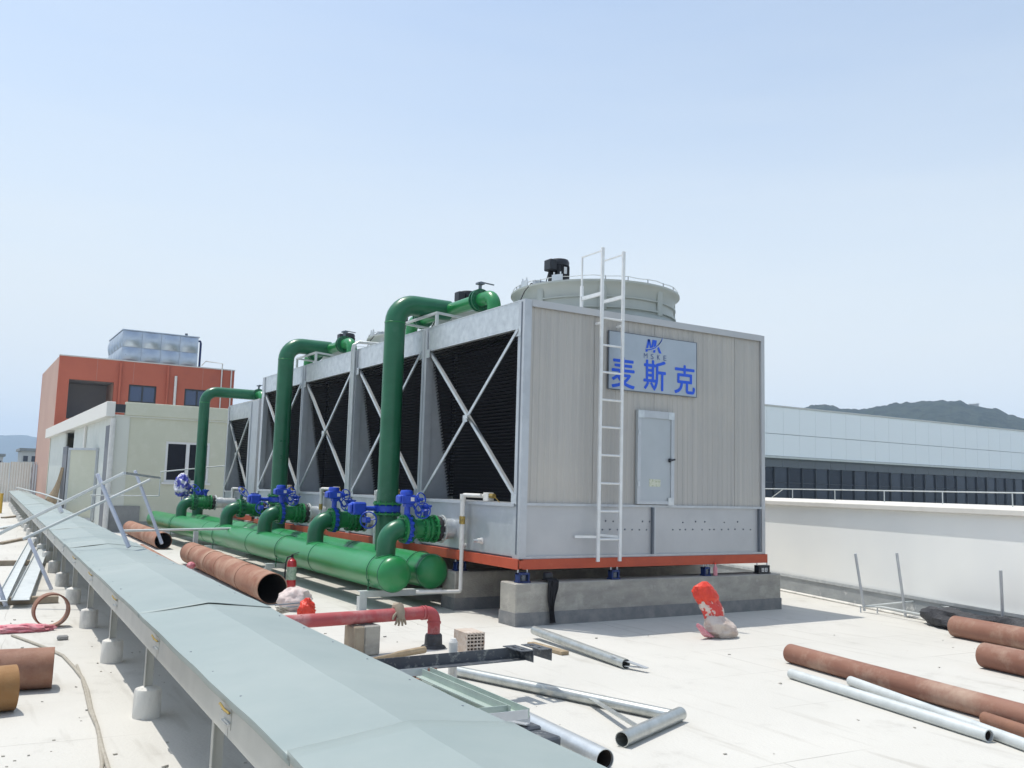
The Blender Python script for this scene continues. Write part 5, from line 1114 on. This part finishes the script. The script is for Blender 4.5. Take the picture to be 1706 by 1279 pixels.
# ------------------------------------------------------------------ hollow brick, timber
c = G(785, 1087); rot = Matrix.Rotation(R(-4), 3, 'Z'); bw, bl, bh = 0.19, 0.30, 0.20
t = thing('hollow_brick', (c.x, c.y, 0), 'hollow clay brick with slotted end face standing on the floor', 'brick')
ctr = Vector((c.x, c.y+0.05, 0)); fx = lambda u, v, w: ctr + rot @ Vector((u, v, w))
m = MB(); cols, rows_ = 5, 6; ux = [(-bw/2) + bw*i/cols for i in range(cols+1)]; uz = [bh*j/rows_ for j in range(rows_+1)]
m.obox(fx(0, 0.02, bh/2), (bw, bl-0.04, bh), rot)
tt = 0.009
for xx in ux: m.obox(fx(min(max(xx, -bw/2+tt/2), bw/2-tt/2), -bl/2+0.019, bh/2), (tt, 0.042, bh), rot)
for zz in uz: m.obox(fx(0, -bl/2+0.0185, min(max(zz, 0.007), bh-0.007)), (bw-0.0006, 0.042, 0.014), rot)
build(m, 'body', 'brick_clay', t)
build(MB().obox(fx(0, -bl/2+0.0385, bh/2), (bw-0.004, 0.003, bh-0.004), rot), 'hole_backing', 'hole_dark', t)
a, b = G(618, 1098, 0.05), G(707, 1082, 0.05)
tag(build(MB().tube([a, on(a,b,.35), on(a,b,.5), on(a,b,.7), b], [0.012, 0.018, 0.03, 0.032, 0.034], 8), 'timber_stick', 'wood', smooth=True, loc=tuple(a)), 'rough brown stick lying behind the black channel', 'timber')

# ------------------------------------------------------------------ black channel trestle behind the tray
z = 0.37
t = thing('channel_trestle', tuple(G(752, 1165)), 'black steel channel trestle on a white post with two slotted angle ends', 'trestle')
a, b = G(600, 1100, z), G(866, 1077, z); a.z = b.z = z
d = (b-a).normalized(); sx = d.cross(Vector((0,0,1)))
m = MB(); h = 0.085; w = 0.10
prof = [(0,0),(0,h),(0.006,h),(0.006,0.006),(w,0.006),(w,0)]
m.add([q + sx*(u) + Vector((0,0,v-h)) for q in (a, b) for u, v in prof], [(i, (i+1) % 6, 6+(i+1) % 6, 6+i) for i in range(6)] + [tuple(range(6))[::-1], tuple(range(6, 12))])
build(m, 'channel', 'black_steel', t)
for dx in (0.0, -0.17):
    c0 = b + d*(0.05+dx); e0 = c0 - sx*0.06 + Vector((0,0,0.005)); e1 = c0 + sx*0.20 + Vector((0,0,0.005))
    m = MB(); W_ = 0.11
    # slotted top leg made of strips round two slots, and a down leg
    def strip(s0, s1, u0, u1): 
        p0 = [e0 + (e1-e0)*s + d*u for s, u in ((s0,u0),(s1,u0),(s1,u1),(s0,u1))]; q0 = [p - Vector((0,0,0.006)) for p in p0]
        m.add(p0 + q0, [(0,1,2,3),(7,6,5,4),(0,4,5,1),(1,5,6,2),(2,6,7,3),(3,7,4,0)])
    strip(0,1,0,0.035); strip(0,1,0.065,W_); strip(0,0.22,0.035,0.065); strip(0.42,0.62,0.035,0.065); strip(0.82,1,0.035,0.065)
    p0 = [e0 + d*W_, e1 + d*W_, e1 + d*W_ - Vector((0,0,0.09)), e0 + d*W_ - Vector((0,0,0.09))]; q0 = [p + d*0.006 for p in p0]
    m.add(p0 + q0, [(0,1,2,3),(7,6,5,4),(0,4,5,1),(1,5,6,2),(2,6,7,3),(3,7,4,0)])
    build(m, 'slotted_angle', 'black_steel', t)
pst = G(752, 1165); build(MB().cyl((pst.x, pst.y, 0), (pst.x, pst.y, 0.42), 0.034, 18).cyl((pst.x, pst.y, 0.42), (pst.x, pst.y, 0.45), 0.034, 18, r2=0.02), 'post', 'white_pvc', t, smooth=True)
# galvanised bracket frame next to it
z = 0.335
t = thing('bracket_frame', tuple(G(720, 1160)), 'welded pale green galvanised angle frame behind the tray', 'bracket frame')
P = {k: Vector((*G(*v, z).xy, z)) for k, v in dict(A=(712,1118), B=(876,1188), C=(700,1124), D=(842,1180), E=(560,1130), F=(700,1300)).items()}
build(MB().angle(P['A'], P['B'], 0.05, 0.006), 'long_angle', 'green_galv', t)
build(MB().angle(P['A'] + Vector((-0.075,-0.03,0)), P['D'] + Vector((-0.02,-0.05,0)), 0.05, 0.006), 'long_angle', 'green_galv', t)
dl_ = (P['A'] - P['E']).normalized()
build(MB().angle(P['B'], P['B'] - dl_*0.75, 0.05, 0.006), 'cross_angle', 'galvanised', t); build(MB().angle(P['D'], P['D'] - dl_*0.7, 0.045, 0.006), 'cross_angle', 'green_galv', t)
build(MB().angle(P['A'] + Vector((0,0.02,0)), P['A'] - dl_*0.6 + Vector((0,0.02,0)), 0.05, 0.006), 'cross_angle', 'galvanised', t)
for q in (P['A'] - dl_*0.3, P['B'] - dl_*0.6): build(MB().bar((q.x, q.y, 0), (q.x, q.y, z-0.026), 0.04, 0.04), 'leg', 'galvanised', t)
def beam_px(p, q, z, w, m, name, lab, cat, group=None, up=(0,0,1)):
    a_, b_ = G(*p, z), G(*q, z); return tag(build(MB().angle(a_, b_, w, 0.006, up=up), name, m, loc=tuple(a_)), lab, cat, group)
beam_px((630, 1109), (772, 1100), 0.30, 0.07, 'galvanised_pipe', 'steel_angle', 'speckled pale angle bar lying just under the black channel', 'angle bar', 'loose angle bars')
beam_px((690, 1136), (812, 1190), 0.22, 0.05, 'green_galv', 'steel_angle', 'pale green angle bar under the welded frame, nearest the tray', 'angle bar', 'loose angle bars')
beam_px((640, 1128), (730, 1121), 0.28, 0.06, 'rust_brown', 'steel_angle', 'short rusty angle bar between the black channel and the welded frame', 'angle bar', 'loose angle bars')
beam_px((800, 1186), (880, 1200), 0.20, 0.05, 'galvanised', 'steel_angle', 'short grey angle bar below the tip of the welded frame', 'angle bar', 'loose angle bars')
c_ = G(712, 1140, 0.2); tag(build(MB().lathe([(0.0,0),(0.05,0),(0.055,0.015),(0.03,0.03),(0.028,0.10),(0.05,0.105),(0.05,0.12),(0,0.121)], (c_.x, c_.y, 0.14), 'z', 18), 'pipe_flange', 'red_pipe', smooth=True, loc=(c_.x, c_.y, 0.14)), 'small rusty red flanged stub under the welded frame', 'pipe fitting')
# galvanised T-frame on the floor
a, b = gp(762, 1118, 0.045), gp(1118, 1192, 0.045); L0, L1 = gp(1036, 1232, 0.048), gp(1131, 1190, 0.048)
t = thing('tee_stand', tuple((a+b)/2 - Vector((0,0,0.045))), 'galvanised pipe T-stand with brace lying on the floor', 'pipe stand')
build(MB().pipe(a, b, 0.043, 0.004, 24), 'long_pipe', 'galvanised_pipe', t, smooth=True)
build(MB().pipe(L0, L1 + (L1-L0)*0.03, 0.048, 0.005, 24), 'cross_pipe', 'galvanised_pipe', t, smooth=True)
build(MB().bar(on(a,b,.66) + Vector((0,0,0.01)), on(L0,L1,.27) + Vector((0,0,0.03)), 0.045, 0.008), 'brace', 'galvanised_pipe', t)
# short pipe with bracket on a plank
a, b = gp(890, 1054, 0.058), gp(1043, 1106, 0.045); a.z = 0.085
t = thing('bracketed_pipe', tuple((a+b)/2), 'dusty grey pipe with welded triangular bracket, one end on a plank', 'pipe')
build(MB().pipe(a, b, 0.046, 0.005, 24), 'pipe', 'galvanised_pipe', t, smooth=True)
r_ = (b-a).normalized().cross(Vector((0,0,1))); br = MB()
g1, g2 = G(1020, 1092, 0.09), G(1078, 1113, 0.04); br.bar(g1, g2, 0.05, 0.007).bar(b - (b-a).normalized()*0.02 + Vector((0,0,-0.02)), g2, 0.04, 0.007)
build(br, 'bracket', 'galvanised', t)
c0, c1 = G(884, 1072, 0.02), G(942, 1088, 0.02)
tag(build(MB().bar(c0, c1, 0.09, 0.036), 'timber_plank', 'wood', loc=tuple(c0), bevel=0.004), 'short timber plank under the end of the dusty grey pipe', 'timber')
# thick bright pipe near the bottom, with the rubber pad on it
a, b = gp(770, 1148, 0.062), gp(1008, 1266, 0.062)
steel_pipe(a, b, 0.062, 0.005, 'galvanised_bright', 'thick bright galvanised pipe at the bottom edge with open end', group='galvanised pipes on the floor', inner=True)
a2, b2 = gp(760, 1160, 0.05), gp(900, 1290, 0.05)
steel_pipe(a2, b2, 0.05, 0.005, 'galvanised_bright', 'second bright galvanised pipe half hidden under the tray edge', group='galvanised pipes on the floor')
for k, (p, q, zz, lab) in enumerate((((846,1205), (888,1222), 0.125, 'upper dark rubber pad strapped over the bright pipes'), ((880,1226), (922,1240), 0.105, 'lower dark rubber pad beside the tray edge'))):
    c0, c1 = G(*p, zz), G(*q, zz); tag(build(MB().bar(c0, c1, 0.14, 0.075), 'rubber_pad', 'black_steel', loc=tuple(c0), bevel=0.012), lab, 'rubber pad', 'rubber pads')

# ------------------------------------------------------------------ red and white sack by the plinth
c = G(1190, 1062)
t = thing('woven_sack', (c.x, c.y, 0), 'red and white woven sack standing crumpled on the floor before the plinth', 'sack')
def tube_bag(pts, rs, fl, name, m, seed, n=64, sub=9, rough=1.0):
    P_, R_ = [], []
    for k in range(len(pts)-1):
        for q in range(sub): P_.append(Vector(pts[k]).lerp(Vector(pts[k+1]), q/sub)); R_.append(rs[k] + (rs[k+1]-rs[k])*q/sub)
    P_.append(Vector(pts[-1])); R_.append(rs[-1]); vs = []
    for k, (p, r) in enumerate(zip(P_, R_)):
        for i in range(n):
            a = 2*math.pi*i/n; ca, sa = math.cos(a), math.sin(a)
            j = 0.92 + rough*0.34*crease(Vector((ca*1.3, sa*1.3, p.z*9)), seed) + 0.22*NZ.noise(Vector((ca, sa, p.z*5 + seed*3)))
            vs.append(p + Vector((ca*r*j, sa*r*fl*j, 0.10*r*NZ.noise(Vector((ca*2.5, sa*2.5, k*0.1 + seed*2))))))
    for v in vs: v.z = max(v.z, 0.003)
    L_ = len(P_); fs = [(k*n+i, k*n+(i+1) % n, (k+1)*n+(i+1) % n, (k+1)*n+i) for k in range(L_-1) for i in range(n)] + [tuple(range(n))[::-1], tuple(range((L_-1)*n, L_*n))]
    return build(MB().add(vs, fs), name, m, t, smooth=True, angle=100)
x, y = c.x, c.y
tube_bag([(x+0.11,y,0.005),(x+0.11,y,0.05),(x+0.09,y,0.12),(x+0.04,y+0.01,0.19),(x+0.0,y+0.02,0.24)], [0.15,0.18,0.185,0.14,0.09], 0.75, 'sack_body', 'sack_white', 1)
tube_bag([(x+0.05,y+0.02,0.15),(x+0.02,y+0.03,0.24),(x-0.02,y+0.04,0.33),(x-0.05,y+0.05,0.40)], [0.10,0.125,0.135,0.125], 0.55, 'sack_middle', 'sack_red', 2)
tube_bag([(x-0.04,y+0.05,0.36),(x-0.07,y+0.05,0.43),(x-0.10,y+0.06,0.50),(x-0.11,y+0.06,0.56),(x-0.09,y+0.06,0.61)], [0.125,0.155,0.15,0.11,0.03], 0.5, 'red_bag_top', 'plastic_red', 3)
tube_bag([(x-0.10,y-0.03,0.02),(x-0.15,y-0.04,0.05),(x-0.19,y-0.03,0.09),(x-0.24,y-0.02,0.14),(x-0.27,y-0.02,0.17)], [0.06,0.055,0.04,0.035,0.012], 0.7, 'pink_flap', 'sack_pink', 4)
# ------------------------------------------------------------------ lying railing and black netting by the parapet
wx = lambda y: PA.x + (y - PA.y)*pd.x/pd.y - 0.10
p1 = G(1440, 1012, 0.07); p2 = G(1510, 1004, 0.16)
y1_, y2_ = 8.35, 7.9
t = thing('railing_section', (wx(8.3)-0.25, 8.3, 0), 'loose white railing section with two leaning posts by the parapet', 'railing')
f1 = G(1440, 1010, 0.08); f2 = G(1508, 1003, 0.20)
e1, e2 = G(1600, 1036, 0.10), G(1582, 1012, 0.22)
build(MB().tube([f1, on(f1,e1,0.2)+Vector((0,0,0.03)), e1], 0.013, 8), 'lower_bar', 'white_galvanised', t, smooth=True)
build(MB().tube([f1, f2, G(1535, 1001, 0.22), e2], 0.012, 8), 'upper_bar', 'white_galvanised', t, smooth=True)
build(MB().cyl(f1 - Vector((0,0,0.06)), at_depth(1425, 922, dep(f1)+0.02), 0.019, 10), 'post', 'galvanised', t, smooth=True)
build(MB().cyl(f2 - Vector((0,0,0.19)), at_depth(1494, 921, dep(f2)+0.02), 0.019, 10), 'post', 'galvanised', t, smooth=True)
build(MB().cyl((f1.x-0.08, f1.y, 0), (f1.x-0.08, f1.y, 0.09), 0.01, 8).cyl((f1.x+0.08, f1.y-0.15, 0), (f1.x+0.08, f1.y-0.15, 0.09), 0.01, 8), 'foot', 'galvanised', t)
f3 = G(1672, 1046, 0.0); f3 = Vector((wx(6.3)-0.28, 6.3, 0)); f3 = G(1672, 1062, 0.0)
tag(build(MB().cyl(f3, at_depth(1667, 950, dep(f3)), 0.019, 10), 'standing_post', 'galvanised', smooth=True, loc=tuple(f3)), 'single thin galvanised post standing behind the black netting', 'post')
vs = []; n, m_ = 16, 40
for j in range(m_):
    y = 7.30 - 3.6*j/(m_-1); x = wx(y) - 0.20; taper = min(1, 0.35 + j/3.0)
    for i in range(n):
        a = 2*math.pi*i/n; k = 1 + 0.5*NZ.fractal(Vector((math.cos(a)*1.6, math.sin(a)*1.6, y*2.5)), 0.8, 2, 4)
        vs.append((x + 0.15*math.cos(a)*k*taper, y, max(0.004, 0.125 + 0.125*math.sin(a)*k*taper)))
fs = [(j*n+i, j*n+(i+1) % n, (j+1)*n+(i+1) % n, (j+1)*n+i) for j in range(m_-1) for i in range(n)] + [tuple(range(n))[::-1], tuple(range((m_-1)*n, m_*n))]
tag(build(MB().add(vs, fs), 'netting_roll', 'black_net', smooth=True, angle=30, loc=(wx(6)-0.2, 6, 0)), 'crumpled roll of black netting along the foot of the parapet', 'netting')

# ------------------------------------------------------------------ clutter round the far end of the tray
for k, (p, q, w, m, lab) in enumerate((((0, 905), (60, 893), 0.12, 'wood_grey', 'grey plank on the floor left of the tray, nearest of three'), ((0, 880), (40, 872), 0.14, 'white_galvanised', 'pale strip on the floor left of the tray, middle of three'), ((5, 862), (45, 858), 0.16, 'wood_grey', 'grey plank on the floor left of the tray, farthest of three'))):
    a, b = G(*p, 0.03), G(*q, 0.03); tag(build(MB().bar(a, b, w, 0.05), 'floor_plank', m, loc=tuple(a), bevel=0.005), lab, 'plank', 'planks beyond the channels')
c = G(0, 855); t = thing('yellow_post', (c.x, c.y, 0), 'short yellow post at the left edge of the picture', 'post')
build(MB().cyl((c.x, c.y, 0), (c.x, c.y, 0.75), 0.06, 14), 'shaft', 'yellow_paint', t, smooth=True); build(MB().cyl((c.x, c.y, 0.75), (c.x, c.y, 0.80), 0.075, 14), 'cap', 'yellow_paint', t, smooth=True)
a, b = G(25, 813, 0.9), G(100, 832, 0.8)
tag(build(MB().tube([G(28, 812, 0.85), G(70, 822, 0.8), G(105, 834, 0.75)], 0.03, 8), 'steel_tube', 'white_galvanised', loc=tuple(a)), 'pale tube laid along the far end of the tray', 'tube')
t = thing('timber_stack', (3.3, 41.5, 0), 'leaning bundle of brown planks beside the dark doorway', 'planks')
for k in range(5): build(MB().bar((3.5 - 0.12*k, 40.0 + 0.3*k, 0.05), (3.78, 40.6 + 0.2*k, 1.9 - 0.15*k), 0.12, 0.04), 'plank', 'wood', t)
t = thing('low_curb', (3.3, 34, 0), 'low dark step along the foot of the white sheet wall', 'curb')
build(MB().box(3.45, 3.86, 31.2, 37.5, 0.0, 0.16), 'step', 'stone_grey', t, bevel=0.01); build(MB().box(3.40, 3.86, 31.2, 37.5, 0.163, 0.20), 'slab', 'concrete_pale', t)

mb = MB(); rn = random.Random(11)
for k in range(150):
    px, py = (rn.uniform(0, 1706), rn.uniform(900, 1290)) if k > 60 else (rn.uniform(0, 280), rn.uniform(960, 1290))
    c = G(px, py, 0.0)
    if c.x > 11 or (TXA(c.y) - 0.0 < c.x < TXA(c.y) + 0.9 and rn.random() < 0.5) or (5.6 < c.x < 10.2 and 8.9 < c.y < 20): continue
    r = rn.choice((0.004, 0.005, 0.006, 0.008, 0.013)) * (0.7 + 0.6*rn.random())
    mb.obox((c.x, c.y, r*0.35), (r*2.2, r*1.5, r*0.8), Matrix.Rotation(rn.uniform(0, 6), 3, 'Z') @ Matrix.Rotation(rn.uniform(-.4, .4), 3, 'X'))
o = build(mb, 'mortar_chips', 'concrete'); o['kind'] = 'stuff'; tag(o, 'small grey mortar chips and grit scattered over the roof floor', 'debris')
# ------------------------------------------------------------------ air
hz = build(MB().box(-4300, 4300, -4300, 4300, -15.5, 210), 'haze', 'white_plate'); hz['kind'] = 'stuff'
hm = bpy.data.materials.new('haze'); hm.use_nodes = True; hm.node_tree.nodes.clear()
ho = hm.node_tree.nodes.new('ShaderNodeOutputMaterial'); hv = hm.node_tree.nodes.new('ShaderNodeVolumePrincipled')
hv.inputs['Color'].default_value = (0.62, 0.78, 1.0, 1); hv.inputs['Density'].default_value = 0.00032; hv.inputs['Anisotropy'].default_value = 0.0
hm.node_tree.links.new(hv.outputs['Volume'], ho.inputs['Volume']); hz.data.materials.clear(); hz.data.materials.append(hm)
